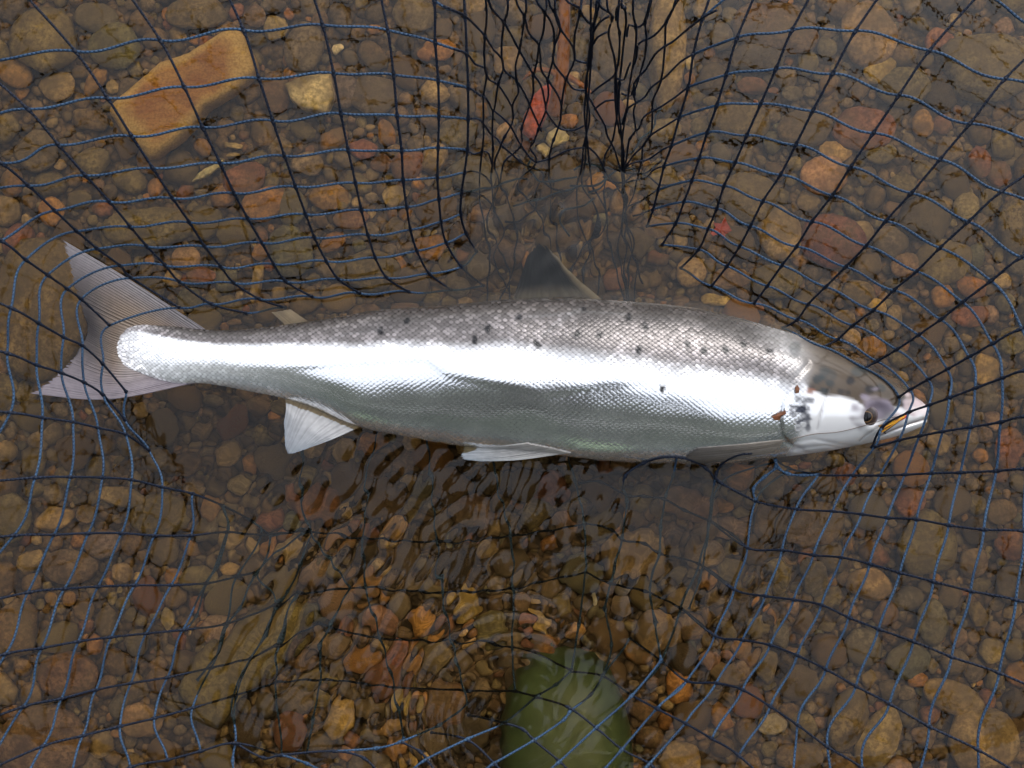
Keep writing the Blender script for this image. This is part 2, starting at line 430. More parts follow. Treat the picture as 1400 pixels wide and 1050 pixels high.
# cx, cy, rx, ry, turn (deg, counter-clockwise), colour, r(ounded)/a(ngular), own label
ST = [
 (63,57,47,44,0,'olive','r',"large smooth olive stone crossed by a net cord, left of the ochre slab"),
 (130,22,31,22,-10,'grey','r',None),(158,62,38,33,10,'olive','r',None),
 (460,67,9,8,0,'cream','a',"tiny square cream chip between the pale block and the dark cords"),
 (82,118,28,19,12,'tan','a',"blocky straw-coloured stone beside the ochre slab"),
 (130,112,12,22,-32,'orange','a',"orange stone with pale lower edge beside the ochre slab"),
 (153,118,8,10,0,'tan','r',None),(125,165,27,16,-12,'brown','a',"marbled brown stone touching the ochre slab's lower end"),
 (52,205,32,30,0,'gb','r',None),(83,223,10,8,15,'tan','a',None),(70,290,18,20,0,'orange','r',"orange stone under a net knot above the salmon's upper tail lobe"),
 (25,330,24,26,20,'red','r',None),(20,98,26,19,-42,'orange','r',None),(268,18,42,24,4,'gb','r',"broad grey brown stone against the top of the ochre slab"),
 (347,23,16,16,0,'gb','r',None),(373,8,17,10,5,'grey','r',None),(377,38,16,18,-15,'tan','r',None),(395,19,7,9,30,'red','a',None),
 (414,64,27,34,0,'gb','r',"tall grey brown stone above the pale block"),(391,80,6,9,0,'orange','r',None),(378,125,20,30,10,'brown','r',None),
 (318,200,13,5,-5,'tan','a',None),(316,213,12,4,8,'tan','a',None),(285,235,26,6,33,'cream','a',"slender pale banded stone lying at a slant below the ochre slab"),
 (335,246,28,24,0,'red','a',"brick red angular stone below the ochre slab"),(360,282,34,22,22,'orange','r',None),(398,282,22,26,0,'gg','r',None),
 (452,268,28,20,-10,'orange','a',"wrinkled orange stone above the salmon's narrow back"),(420,225,22,18,0,'gb','a',None),(480,300,24,15,0,'brown','r',None),
 (205,312,62,27,6,'olive','r',"long flat olive slab behind the salmon's upper tail lobe"),(62,425,66,96,-4,'olive','r',"very large olive boulder under the salmon's tail fork"),
 (255,352,20,20,0,'tan','r',None),(274,375,20,14,0,'red','r',None),(350,388,9,30,-6,'tan','a',"thin upright tan stone near the salmon's back"),
 (356,345,12,12,0,'orange','r',None),(398,345,30,36,0,'gg','r',None),(505,370,46,30,0,'olive','r',None),(545,362,8,12,-10,'orange','r',None),
 (565,21,31,26,0,'gb','r',None),(601,66,22,15,-12,'orange','r',None),(580,72,12,12,0,'orange','a',None),
 (693,82,23,19,20,'tan','a',"yellowish tan stone seen through the crumpled net folds"),(593,125,23,20,0,'tan','a',None),(511,130,36,29,0,'gb','r',None),
 (470,125,20,24,0,'grey','r',None),(628,182,28,22,0,'olive','a',None),(528,182,12,18,15,'orange','r',None),(498,202,19,14,0,'red','r',None),
 (522,222,16,13,0,'brown','r',None),(645,236,31,23,0,'grey','r',None),(540,268,20,14,10,'tan','r',None),(466,272,14,14,0,'tan','r',None),
 (778,165,14,10,0,'orange','r',None),(690,180,12,13,0,'tan','r',None),(910,75,26,82,-3,'tan','r',"long upright tan stone behind the right side of the net folds"),
 (840,65,30,52,0,'gb','r',None),(905,178,26,15,10,'tan','r',None),(944,85,6,10,0,'cream','r',"small white pebble right of the long upright tan stone"),
 (944,106,8,9,0,'orange','r',None),(1062,40,60,36,-8,'brown','r',"wide brown stone beneath the net beside the tall buff cobble"),(985,50,16,18,0,'gb','r',None),(965,12,20,16,-25,'tan','r',None),
 (1035,78,36,22,0,'dark','r',None),(1105,86,15,18,0,'olive','r',None),(1130,64,14,15,0,'gb','r',None),(1187,50,38,46,0,'tan','r',"tall buff cobble with a smaller bright tan stone below it"),
 (1203,96,24,18,15,'gold','r',"bright tan stone wedged under the tall buff cobble"),(1236,120,36,28,0,'olive','r',None),(1348,92,64,48,-8,'olive','r',"biggest dark olive boulder, beside the pinkish red stone"),
 (1282,54,22,17,15,'red','a',"pinkish red stone beside the biggest dark olive boulder"),(1262,167,15,20,8,'orange','r',None),(1030,116,22,12,-10,'red','a',None),(1058,123,8,5,0,'red','a',None),
 (1083,128,15,11,0,'gb','r',None),(1108,125,9,8,0,'gb','r',None),(1012,168,44,26,0,'olive','r',None),(1102,176,38,26,0,'brown','r',None),
 (1180,178,42,30,-5,'red','r',None),(1204,205,22,19,0,'olive','r',None),(1143,207,22,14,-10,'gold','r',"small yellow tan stone capping the pale rounded cobble"),
 (1125,238,31,28,0,'tan','r',"pale rounded cobble with a yellow tan stone on its upper edge"),(1340,222,15,22,10,'red','r',None),(1300,205,18,19,0,'gb','r',None),
 (1025,268,40,36,10,'olive','r',None),(1066,320,30,41,8,'tan','r',None),(1135,330,48,36,-8,'red','r',"large speckled brick-coloured cobble above the salmon's shoulder"),
 (1266,300,37,33,0,'dark','r',None),(1322,280,17,21,0,'tan','r',None),(1287,357,41,32,10,'olive','r',"large olive cobble with a net knot over it, next to an orange pebble"),
 (1388,308,24,40,0,'olive','r',None),(1330,393,22,14,-12,'orange','r',None),(1371,385,13,11,0,'tan','r',None),(1290,405,16,17,0,'orange','r',None),
 (1375,414,14,14,0,'gb','r',None),(1328,430,26,16,0,'red','r',None),(1200,417,14,10,-25,'gold','r',None),(1174,400,22,19,0,'brown','r',None),
 (1190,476,21,18,0,'orange','r',"orange brown stone close above the salmon's head"),(1165,461,13,11,0,'tan','r',None),(1193,445,10,9,0,'gb','r',None),
 (1348,505,18,22,0,'gold','r',"bright ochre stone to the right of the salmon's snout"),(978,412,20,13,-12,'gold','a',"golden lumpy stone touching the salmon's back behind the dorsal fin"),
 (945,372,20,20,0,'tan','r',None),(1380,612,20,31,0,'red','r',None),(1350,640,10,8,0,'orange','a',None),(1232,550,9,8,0,'red','r',None),
 (1000,380,26,16,0,'olive','r',None),(1060,385,34,24,0,'olive','r',None),(1240,365,24,18,0,'brown','r',None),(1385,465,22,20,0,'olive','r',None),
 (1000,722,22,15,0,'pink','r',None),(1110,716,46,31,0,'pink','r',"wide flat pinkish stone under the net below the salmon's throat"),(1266,742,41,46,0,'olive','r',"large olive cobble beneath the net below the salmon's snout"),
 (1115,790,17,27,10,'gg','r',"upright oval green grey stone near the wide pinkish stone"),(1190,800,32,24,-8,'tan','r',None),(1212,840,17,19,0,'red','a',"squarish brick red stone under the slanting blue cords"),
 (1180,886,26,27,0,'grey','r',None),(1276,850,21,31,5,'gg','r',None),(1240,902,31,25,20,'gg','r',None),(1338,840,14,16,10,'olive','a',None),
 (1356,889,16,18,0,'tan','r',None),(1275,910,9,11,0,'gb','r',None),(1255,930,14,11,15,'orange','r',"small orange snail-shaped stone beside the long tan cobble"),
 (1302,953,42,23,-22,'tan','r',"long tan cobble lying against the broad sandy cobble"),(1337,1012,52,44,-8,'tan','r',"broad sandy cobble below the long tan cobble"),
 (1160,980,25,46,-18,'olive','r',None),(1203,1010,27,46,-28,'tan','r',"elongated slanting tan stone with a striped face"),(1056,990,20,15,0,'cream','r',None),
 (975,905,16,13,-20,'pink','a',None),(993,922,22,14,-10,'pink','a',None),(1092,1035,34,20,0,'brown','r',None),(1050,910,14,25,10,'olive','r',None),
 (1046,833,8,9,0,'orange','r',None),(1070,870,12,22,12,'grey','r',None),(1382,745,22,22,0,'red','r',None),(1372,700,20,18,0,'brown','r',None),
 (1278,818,7,5,0,'orange','r',None),(1330,770,20,22,0,'gb','r',None),(1385,800,24,26,0,'dark','r',None),
 (165,680,36,15,-10,'tan','r',"long bright tan stone resting against a grey olive cobble"),(215,704,41,29,0,'olive','r',None),(15,706,29,36,0,'olive','r',None),
 (76,711,28,20,12,'tan','a',"wrinkled straw-coloured stone under the net near the salmon's tail"),(118,702,14,14,0,'pink','r',None),(142,744,26,20,0,'grey','r',None),
 (166,782,16,13,-10,'pink','r',None),(70,819,9,9,0,'orange','r',None),(95,819,9,10,0,'orange','r',None),(313,778,13,11,0,'gold','r',"small bright peach round pebble above the large olive slab"),
 (230,846,9,16,0,'tan','a',None),(436,690,36,25,10,'red','a',"rust red stone under rippled water below the anal fin"),(325,661,18,14,-15,'olive','r',None),
 (272,792,26,18,0,'olive','r',None),(62,1012,62,54,0,'brown','r',"very large brown boulder near the net edge"),(95,775,38,24,0,'gb','r',None),
 (95,925,42,34,0,'brown','r',None),(195,985,30,24,0,'tan','r',None),(20,860,30,40,0,'brown','r',None),(300,860,24,22,0,'pink','r',None),
 (464,985,24,32,-6,'gold','a',"chunky golden yellow stone left of the boot"),(638,822,22,24,0,'gold','a',"squarish golden stone between the salmon and the boot"),
 (737,845,8,21,24,'gold','a',"leaf-shaped pointed golden pebble above the boot"),(640,878,11,12,0,'tan','r',None),(641,855,9,11,0,'orange','r',None),
 (533,996,21,11,26,'orange','r',"slanting orange oval pebble right of the chunky golden stone"),(555,960,16,17,0,'gold','a',"mottled yellow pebble above the slanting orange oval"),
 (508,970,18,13,18,'brown','r',None),(563,908,10,14,0,'orange','r',None),(580,852,18,24,10,'orange','r',None),(540,890,12,24,-20,'red','r',None),
 (596,895,23,28,0,'olive','r',None),(672,858,22,26,0,'olive','r',None),(713,826,11,14,15,'brown','r',None),(722,862,10,18,0,'red','r',None),
 (785,862,16,14,20,'orange','a',None),(900,862,31,30,0,'tan','r',None),(866,760,46,34,15,'tan','r',"broad pale tan stone under rippled water below the salmon's belly"),
 (772,722,17,21,0,'pink','r',None),(855,702,7,8,0,'orange','r',None),(850,826,18,14,-20,'pink','a',None),(813,820,5,8,25,'cream','r',"tiny cream chip beside a pinkish stone under the rippled water"),
 (880,970,22,15,-10,'brown','r',None),(930,1040,30,26,0,'tan','r',None),(566,1042,14,12,0,'gold','r',None),(610,960,30,34,0,'brown','r',None),
 (640,1000,30,26,0,'dark','r',None),(500,800,24,15,30,'orange','r',None),(470,740,18,12,30,'orange','r',None),(540,720,16,12,20,'orange','a',None),
 (690,1030,24,20,0,'dark','r',None),(450,880,26,20,0,'pink','r',None),(520,850,24,18,0,'pink','r',None),(430,930,28,14,20,'olive','r',None),
 (395,755,16,20,0,'tan','r',None),(370,748,10,18,-10,'orange','r',None),(650,700,30,24,0,'brown','r',None),(700,770,26,20,0,'dark','r',None),
 (940,690,40,20,-10,'pink','r',None),(990,690,14,10,0,'orange','a',None),(960,760,30,24,0,'gb','r',None),(930,820,24,18,0,'pink','r',None),
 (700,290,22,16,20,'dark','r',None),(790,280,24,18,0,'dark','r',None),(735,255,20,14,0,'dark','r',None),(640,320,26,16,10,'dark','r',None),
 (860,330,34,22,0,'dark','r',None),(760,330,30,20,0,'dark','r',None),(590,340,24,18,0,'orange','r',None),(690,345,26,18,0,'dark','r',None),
 (820,250,18,12,0,'orange','a',None),(905,250,24,30,0,'olive','r',None),(960,260,24,20,0,'gb','r',None),(900,310,22,16,0,'pink','r',None),
]
# stones whose own outline is worth following: polygon in photo pixels
POLY = [
 ([(154,151),(171,130),(199,106),(223,86),(264,77),(291,58),(319,41),(338,51),(343,72),(355,103),(329,127),(285,151),(267,178),(240,202),(213,221),(192,202),(171,185),(156,161)],
  (0.3, 0.16, 0.05), M_SLAB, 0.022, "large angular ochre sandstone slab with rusty orange face"),
 ([(391,118),(418,106),(454,103),(459,137),(449,158),(418,154),(401,142)], (0.70, 0.62, 0.40), M_STONE, 0.016, "pale cream blocky stone crossed by a dark net cord"),
 ([(757,116),(742,119),(730,131),(716,160),(713,180),(722,191),(734,189),(745,166),(757,136)], (0.85, 0.20, 0.14), M_STONE, 0.013, "smooth salmon-red pebble leaning among the net folds"),
 ([(746,195),(750,184),(760,177),(772,179),(779,187),(777,196),(764,200),(752,200)], (0.85, 0.80, 0.55), M_STONE, 0.009, "smooth cream egg-shaped pebble below the salmon-red pebble"),
 ([(738,203),(744,197),(751,201),(750,211),(742,214),(737,209)], (0.75, 0.67, 0.42), M_STONE, 0.006, "small cream pebble tucked under the cream egg-shaped pebble"),
 ([(318,864),(345,834),(405,816),(430,826),(424,860),(392,905),(345,940),(300,1000),(262,985),(246,935),(262,900),(290,880)],
  (0.23, 0.195, 0.080), M_STONE, 0.022, "large mossy olive slab under clear water in the net's lower corner"),
]
stone_disks = []
LANDMARK = [(250,130,"the large ochre slab"),(427,130,"the pale cream blocky stone"),(735,155,"the salmon-red pebble"),(1187,50,"the tall buff cobble"),
 (1348,92,"the biggest dark olive boulder"),(1135,330,"the large speckled brick-coloured cobble"),(1125,238,"the pale rounded cobble"),(1215,500,"the salmon's head"),
 (775,960,"the green boot"),(464,985,"the chunky golden yellow stone"),(638,822,"the squarish golden stone"),(350,890,"the large mossy olive slab"),(90,450,"the salmon's tail fork"),
 (745,360,"the salmon's dorsal fin"),(430,600,"the salmon's anal fin"),(866,760,"the broad pale tan stone"),(1110,716,"the wide flat pinkish stone"),(1266,742,"the large olive cobble below the snout"),
 (1302,953,"the long tan cobble"),(1348,505,"the bright ochre stone"),(285,235,"the slender banded stone"),(165,680,"the long bright tan stone"),(62,1012,"the very large brown boulder"),
 (910,75,"the long upright tan stone"),(980,318,"the red leaf"),(1203,1010,"the slanting striped stone"),(63,57,"the large smooth olive stone"),(205,312,"the long flat olive slab"),
 (700,620,"the salmon's pelvic fin"),(385,430,"the salmon's adipose fin"),(1000,620,"the salmon's pectoral fin"),(452,268,"the wrinkled orange stone"),(313,778,"the bright peach pebble"),
 (1212,840,"the squarish brick red stone"),(565,21,"the top edge of the net folds"),(1287,357,"the large olive cobble beside an orange pebble"),(1062,40,"the wide brown stone"),(978,412,"the golden lumpy stone")]
def near(px, py):
    return min(LANDMARK, key=lambda t: (t[0] - px) ** 2 + (t[1] - py) ** 2)[2]
def add_stone(cx, cy, rx, ry, rot, col, kind, label, seed):
    d = BED - 0.008
    c = PB(cx, cy, d)
    k = (PB(cx + 1, cy, d) - c).length
    a, b = rx * k * 1.06, ry * k * 1.06
    h = min(0.024, max(0.42 * min(a, b), 0.28 * max(a, b)))
    V = stone_verts(ICO3[0], kind, seed) * np.array([a, b, h])
    me = mesh_np("stone", V, ICO3[1])
    o = obj("stone", me, M_STONE)
    o.location = (c.x, c.y, -BED + 0.45 * h + 0.0015 * random.random() + 0.004)
    o.rotation_euler = (random.uniform(-.1, .1), random.uniform(-.1, .1), math.radians(rot))
    j = 1 + rng.normal(0, 0.10)
    cc = [max(0.02, 1.08 * x * j * (1 + rng.normal(0, 0.05))) for x in C[col]]
    o.color = (*cc, 1)
    shape = "rounded" if kind == 'r' else "angular"
    size = "big" if rx + ry > 60 else ("medium" if rx + ry > 34 else "small")
    if label:
        tag(o, label, "stone")
    else:
        lm_ = near(cx, cy)
        tag(o, f"{size} {shape} {CNAME[col]} river stone near {lm_}", "stone", f"{size} {shape} {CNAME[col]} stones near {lm_}")
    stone_disks.append((c.x, c.y, 0.5 * (a + b) * 0.92))
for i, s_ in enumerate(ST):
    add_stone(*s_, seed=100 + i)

def radial_poly(poly, n):
    poly = np.array(poly, float); c = poly.mean(0)
    q = poly - c
    th = np.linspace(0, 2 * np.pi, n, endpoint=False); R = np.zeros(n)
    for i, t in enumerate(th):
        d = np.array([math.cos(t), math.sin(t)])
        best = 0
        for j in range(len(q)):
            a, b = q[j], q[(j + 1) % len(q)]
            e = b - a
            den = d[0] * e[1] - d[1] * e[0]
            if abs(den) < 1e-9: continue
            tt = (a[0] * e[1] - a[1] * e[0]) / den
            u = (a[0] * d[1] - a[1] * d[0]) / den
            if tt > 0 and -1e-6 <= u <= 1 + 1e-6: best = max(best, tt)
        R[i] = best
    return c, th, R

for i, (poly, col, mat, h, label) in enumerate(POLY):
    d = BED - 0.012
    wp = [PB(x, y, d) for x, y in poly]
    c, th, R = radial_poly([(p.x, p.y) for p in wp], 72)
    V, F = [], []
    rim = []
    f = make_noise(900 + i, 20, 20, 90); f2 = make_noise(950 + i, 30, 120, 300)
    prof = [(0.02, 1.0), (0.25, 0.99), (0.5, 0.985), (0.72, 0.965), (0.86, 0.90), (0.95, 0.74), (0.99, 0.5), (1.0, 0.2), (0.98, -0.2), (0.9, -0.6)]
    for r_, z_ in prof:
        for t, rr in zip(th, R):
            V.append((math.cos(t) * rr * r_, math.sin(t) * rr * r_, z_ * h)); rim.append(r_ if z_ > -0.5 else 1)
    V = np.array(V); g = np.array(V); am = 1.0 if h > 0.014 else 0.25
    V += np.c_[np.zeros(len(V)), np.zeros(len(V)), am * (0.0016 * f(g) + 0.0006 * f2(g))]
    V[:, :2] *= (1 + am * (0.020 * f2(g) + 0.018 * f(g)))[:, None]
    n = 72
    for a in range(len(prof) - 1):
        for b in range(n):
            F.append((a * n + b, (a + 1) * n + b, (a + 1) * n + (b + 1) % n, a * n + (b + 1) % n))
    F.append(tuple(range(n)))
    me = mesh_np("stone", V, F); fattr(me, "rim", rim)
    o = obj("stone", me, mat); o.location = (c[0], c[1], -BED + 0.012); o.color = (*col, 1)
    tag(o, label, "stone")
    stone_disks.append((c[0], c[1], float(R.mean()) * 0.95))

# filler pebbles: the largest ones are things, the rest is gravel
disks = list(stone_disks)
GX, GY = 0.62, 0.52
cell = 0.03
grid = {}
def put(x, y, r):
    grid.setdefault((int(x // cell), int(y // cell)), []).append((x, y, r))
for d_ in disks: 
    for gx in range(int((d_[0] - d_[2]) // cell), int((d_[0] + d_[2]) // cell) + 1):
        for gy in range(int((d_[1] - d_[2]) // cell), int((d_[1] + d_[2]) // cell) + 1):
            grid.setdefault((gx, gy), []).append(d_)
def free(x, y, r, slack):
    gx, gy = int(x // cell), int(y // cell)
    for i in range(gx - 1, gx + 2):
        for j in range(gy - 1, gy + 2):
            for (a, b, q) in grid.get((i, j), ()):
                if (a - x) ** 2 + (b - y) ** 2 < ((q + r) * slack) ** 2: return False
    return True
fill = []
for (r0, r1, tries, slack) in ((0.013, 0.020, 2500, 0.86), (0.009, 0.013, 5000, 0.85), (0.006, 0.009, 9000, 0.84), (0.004, 0.006, 14000, 0.84), (0.0025, 0.004, 16000, 0.85)):
    for _ in range(tries):
        x, y, r = random.uniform(-GX, GX), random.uniform(-GY, GY), random.uniform(r0, r1)
        if free(x, y, r, slack):
            put(x, y, r); fill.append((x, y, r))
fill.sort(key=lambda t: -t[2])
MIXC = ['olive'] * 7 + ['brown'] * 9 + ['gb'] * 8 + ['dark'] * 3 + ['red'] * 2 + ['orange'] * 2 + ['tan'] * 3 + ['pink'] * 2 + ['grey'] * 2 + ['gg'] * 1
protos = [mesh_np("pebble", stone_verts(ICO3[0], 'a' if i % 4 == 0 else 'r', 400 + i), ICO3[1]) for i in range(14)]
for p_ in protos: p_.materials.append(M_STONE)
def visible(x, y): return abs(x) < 0.475 and abs(y) < 0.355
pebbles = [t for t in fill if visible(t[0], t[1])][:90]
pset = set(pebbles)
for i, (x, y, r) in enumerate(pebbles):
    o = bpy.data.objects.new("pebble", protos[i % 14]); COL.objects.link(o)
    e = random.uniform(0.72, 1.0)
    h = r * random.uniform(0.4, 0.6)
    o.scale = (r * 1.1, r * e * 1.1, h)
    o.location = (x, y, -BED + h * 0.45 + random.uniform(0, 0.002))
    o.rotation_euler = (random.uniform(-.2, .2), random.uniform(-.2, .2), random.uniform(0, 6.28))
    ck = random.choice(MIXC); j = 1 + rng.normal(0, 0.14)
    o.color = (*[max(0.02, q * j) for q in C[ck]], 1)
    lm_ = near(700 + x / MPP / 1.125, 525 - y / MPP / 1.125)
    tag(o, f"plain {CNAME[ck]} pebble wedged between stones near {lm_}", "pebble", f"plain {CNAME[ck]} pebbles near {lm_}")
GV, GF, GC = [], [], []
base_sets = [stone_verts(ICO2[0], 'a' if i % 3 == 0 else 'r', 700 + i) for i in range(16)]
F2 = np.array(ICO2[1]); off = 0
for i, (x, y, r) in enumerate(t for t in fill if t not in pset):
    e = random.uniform(0.65, 1.0); h = r * random.uniform(0.4, 0.7); a = random.uniform(0, 6.28)
    V = base_sets[i % 16] * np.array([r * 1.15, r * e * 1.15, h])
    ca, sa = math.cos(a), math.sin(a)
    V = np.c_[V[:, 0] * ca - V[:, 1] * sa + x, V[:, 0] * sa + V[:, 1] * ca + y, V[:, 2] - BED + h * 0.4]
    GV.append(V); GF.append(F2 + off); off += len(V)
    ck = random.choice(MIXC); j = 1 + rng.normal(0, 0.15)
    GC.append(np.tile(np.array(C[ck]) * max(0.4, j), (len(V), 1)))
me = mesh_np("gravel", np.vstack(GV), np.vstack(GF).tolist()); cattr(me, "tint", np.vstack(GC))
tag(obj("gravel", me, M_GRAVEL), "fine brown gravel filling the gaps between river stones", "gravel", kind="stuff")

# ------------------------------------------------------------------ salmon
BX = np.array([162,168,176,190,215,247,274,300,340,380,430,480,500,550,600,650,700,750,800,850,900,950,1000,1050,1100,1150,1200,1230,1245,1255,1261,1264.5,1266], float)
BT = np.array([474,461,451,445,445,447,450,451,449,445,438,430,426,421,418,413,409,408,408,411,415,421,432,446,462,484,511,530,541,548,554,560,565], float)
BB = np.array([480,493,501,508,518,525,524,527,535,543,558,580,586,596,605,613,618,622,627,631,633,634,633,627,621,613,602,594,588,583,578,573,568], float)
TX = np.array([162,178,195,222,250,300,380,450,600,750,900,1000,1050,1100,1150,1200,1230,1250,1260,1266], float)
TH = np.array([.0004,.0026,.0060,.0100,.0130,.0155,.021,.026,.037,.043,.045,.0435,.0415,.038,.033,.0255,.0195,.014,.009,.001], float)
def smooth_interp(x, X, Y):
    # monotone-ish cubic (Catmull-Rom on uneven knots)
    m = np.gradient(Y, X)
    i = np.clip(np.searchsorted(X, x) - 1, 0, len(X) - 2)
    h = X[i + 1] - X[i]; t = (x - X[i]) / h
    return ((2*t**3 - 3*t**2 + 1) * Y[i] + (t**3 - 2*t**2 + t) * h * m[i] + (-2*t**3 + 3*t**2) * Y[i+1] + (t**3 - t**2) * h * m[i+1])
NXF, NTF = 560, 168
tt = np.linspace(0, 1, NXF)
xs = 162 + (1266 - 162) * tt
xs = np.sort(np.concatenate([xs[:-30], np.linspace(xs[-30], 1266, 60)[1:], ]))
NXF = len(xs)
top, bot, thk = smooth_interp(xs, BX, BT), smooth_interp(xs, BX, BB), smooth_interp(xs, TX, TH)
top[-1] = bot[-1] = 566
thk = np.maximum(thk, 0.0005)
ZC = np.interp(xs, [162, 178, 195, 222, 250, 300, 500, 900, 1150, 1266], [0.0052, 0.0048, 0.0036, 0.0025, 0.0015, 0.001, -0.001, -0.003, 0.001, 0.005])
th = np.linspace(0, 2 * np.pi, NTF, endpoint=False)
n_ = 2.25
cs, sn = np.sign(np.cos(th)) * np.abs(np.cos(th)) ** (2 / n_), np.sign(np.sin(th)) * np.abs(np.sin(th)) ** (2 / n_)
yc, ha = (top + bot) / 2, (bot - top) / 2
PX = np.repeat(xs[:, None], NTF, 1)
PY = yc[:, None] - ha[:, None] * cs[None, :]
# the flank is fullest above the middle and falls away more evenly towards the belly
pe = np.interp(xs, [250, 450, 720, 1010], [1.75, 1.60, 1.68, 2.25])[:, None]
prof = np.where(cs[None, :] >= 0, ((1 - np.abs(cs) ** 2.25).clip(0, 1) ** (1 / 2.25))[None, :], (1 - np.abs(cs)[None, :] ** pe).clip(0, 1) ** (1.12 / pe))
Z = ZC[:, None] + thk[:, None] * np.sign(sn)[None, :] * prof
up = (sn[None, :] > 0) * np.ones_like(PX)
tfrac = (PY - top[:, None]) / np.maximum(bot - top, 1e-6)[:, None]

def smooth(e0, e1, x):
    t = np.clip((x - e0) / (e1 - e0), 0, 1); return t * t * (3 - 2 * t)
def dist_poly(px, py, pts):
    best = np.full(px.shape, 1e9)
    for (x0, y0), (x1, y1) in zip(pts[:-1], pts[1:]):
        dx, dy = x1 - x0, y1 - y0
        u = np.clip(((px - x0) * dx + (py - y0) * dy) / (dx * dx + dy * dy), 0, 1)
        best = np.minimum(best, np.hypot(px - x0 - u * dx, py - y0 - u * dy))
    return best
GILL = [(1090,497),(1074,515),(1060,532),(1052,550),(1050,570),(1054,590),(1066,603),(1090,612)]
PREO = [(1116,532),(1108,552),(1103,572),(1101,584)]
MOUTH = [(1270,570),(1250,573),(1232,578),(1212,585),(1192,594)]
MAXIL = [(1198,577),(1182,584),(1170,594),(1165,601)]
BRANCH = [[(1066,603),(1100,598),(1140,606),(1170,610)], [(1080,611),(1120,607),(1150,612)], [(1060,597),(1075,612),(1100,618)]]
dg, dm, dp, dx_ = (dist_poly(PX, PY, q) for q in (GILL, MOUTH, PREO, MAXIL))
hw_ = np.interp(PY, [440, 500, 525], [16, 9, 3])
head = 1 / (1 + np.exp(-((PX - (1072 + 12 * np.cos((PY - 555) / 40))) / hw_).clip(-60, 60)))
disp = np.zeros_like(Z)
gx = np.interp(PY, [497, 515, 532, 550, 570, 590, 603, 612], [1090, 1074, 1060, 1052, 1050, 1054, 1066, 1090])
inside = 1 / (1 + np.exp(-(PX - gx) / 1.2))
yr = smooth(488, 520, PY) * (1 - smooth(596, 618, PY))
disp += 0.0016 * inside * np.exp(-np.maximum(PX - gx, 0) / 26) * yr
disp -= 0.0012 * np.exp(-(dg / 2.2) ** 2)
disp -= 0.0026 * np.exp(-(dm / 2.6) ** 2)
disp -= 0.0009 * np.exp(-(dp / 1.8) ** 2) + 0.0011 * np.exp(-(dx_ / 1.8) ** 2)
for q in BRANCH:
    disp -= 0.0010 * np.exp(-(dist_poly(PX, PY, q) / 2.0) ** 2)
de = np.hypot((PX - 1182) / 1.15, PY - 566)
disp -= 0.0030 * np.exp(-(de / 13) ** 4)
disp += 0.0012 * np.exp(-((de - 20) / 6) ** 2)
# slack skin over the flank: shallow dents and pressed creases
nf = make_noise(31, 20, 0.6, 2.2)
q3 = np.c_[(PX / 55).ravel(), (PY / 30).ravel(), np.zeros(PX.size)]
nf2 = make_noise(33, 24, 2.0, 6.0)
disp += 0.00030 * nf2(q3).reshape(PX.shape) * np.clip((PX - 260) / 120, 0, 1) * (1 - head)
disp += 0.0013 * nf(q3).reshape(PX.shape) * np.clip((PX - 300) / 200, 0, 1) * (1 - head)
CREASE = [(400,500),(470,498),(540,497),(588,490),(612,510),(660,524),(740,536),(800,528),(860,519)]
dc = dist_poly(PX, PY, CREASE)
side = np.interp(PX, [400, 588, 612, 740, 860], [500, 491, 508, 536, 519])
fade = np.clip((PX - 390) / 60, 0, 1) * np.clip((900 - PX) / 60, 0, 1)
disp += fade * 0.0011 * np.exp(-np.maximum(side - PY, 0) / 22) * (1 - smooth(-1.0, 9.0, PY - side)) - fade * 0.00012 * np.exp(-((PY - side - 5) / 5) ** 2)
Z = Z + disp * up
PX = PX - (2.2 * np.abs(np.sin(th * 7.5)) + 1.4 * np.sin(th * 23))[None, :] * (1 - smooth(164, 200, PX))   # ragged last row of scales
WX, WY = (PX - 700) * MPP, (525 - PY) * MPP
V = np.stack([WX, WY, Z], -1).reshape(-1, 3)
F = []
for i in range(NXF - 1):
    a, b = i * NTF, (i + 1) * NTF
    for j in range(NTF):
        k2 = (j + 1) % NTF
        F.append((a + j, a + k2, b + k2, b + j))
F.append(tuple(range(NTF))); F.append(tuple(range((NXF - 1) * NTF, NXF * NTF))[::-1])
# pigment (real colour of the skin, not its lighting)
wob2 = make_noise(78, 22, 0.5, 2.4)(np.c_[(PX / 3.2).ravel(), (PY / 3.2).ravel(), np.zeros(PX.size)]).reshape(PX.shape)
wedge = np.interp(PX, [168, 230, 300, 500, 700, 900, 1050, 1100], [0.10, 0.24, 0.31, 0.34, 0.38, 0.48, 0.50, 0.54])
wob = 0.018 * make_noise(77, 16, 0.5, 2.0)(np.c_[(PX / 14).ravel(), (PY / 14).ravel(), np.zeros(PX.size)]).reshape(PX.shape)
q = tfrac + 0.4 * wob
back = np.array([0.036, 0.032, 0.030]); mid = np.array([0.100, 0.091, 0.090]); silver = np.array([0.92, 0.93, 0.94]); belly = np.array([0.74, 0.74, 0.74])
f1 = smooth(0.0, 1.0, q / np.maximum(wedge, 0.03) * 1.25)
f2 = smooth(0.70, 1.12, q / np.maximum(wedge, 0.03))
col = back * (1 - f1[..., None]) + mid * f1[..., None]
col = col * (1 - f2[..., None]) + silver * f2[..., None]
f3 = smooth(0.80, 1.0, tfrac)[..., None]
col = col * (1 - f3) + belly * f3
sil = 0.22 + 0.78 * f2
sil = sil * (1 - 0.15 * f3[..., 0]) * np.interp(PX, [162, 300, 460], [0.55, 0.72, 1.0])
endf = (1 - smooth(166, 232, PX))[..., None]          # skin thins out over the tail rays
col = col * (1 - 0.7 * endf) + np.array([0.30, 0.285, 0.29]) * 0.7 * endf; sil = sil * (1 - 0.85 * endf[..., 0])
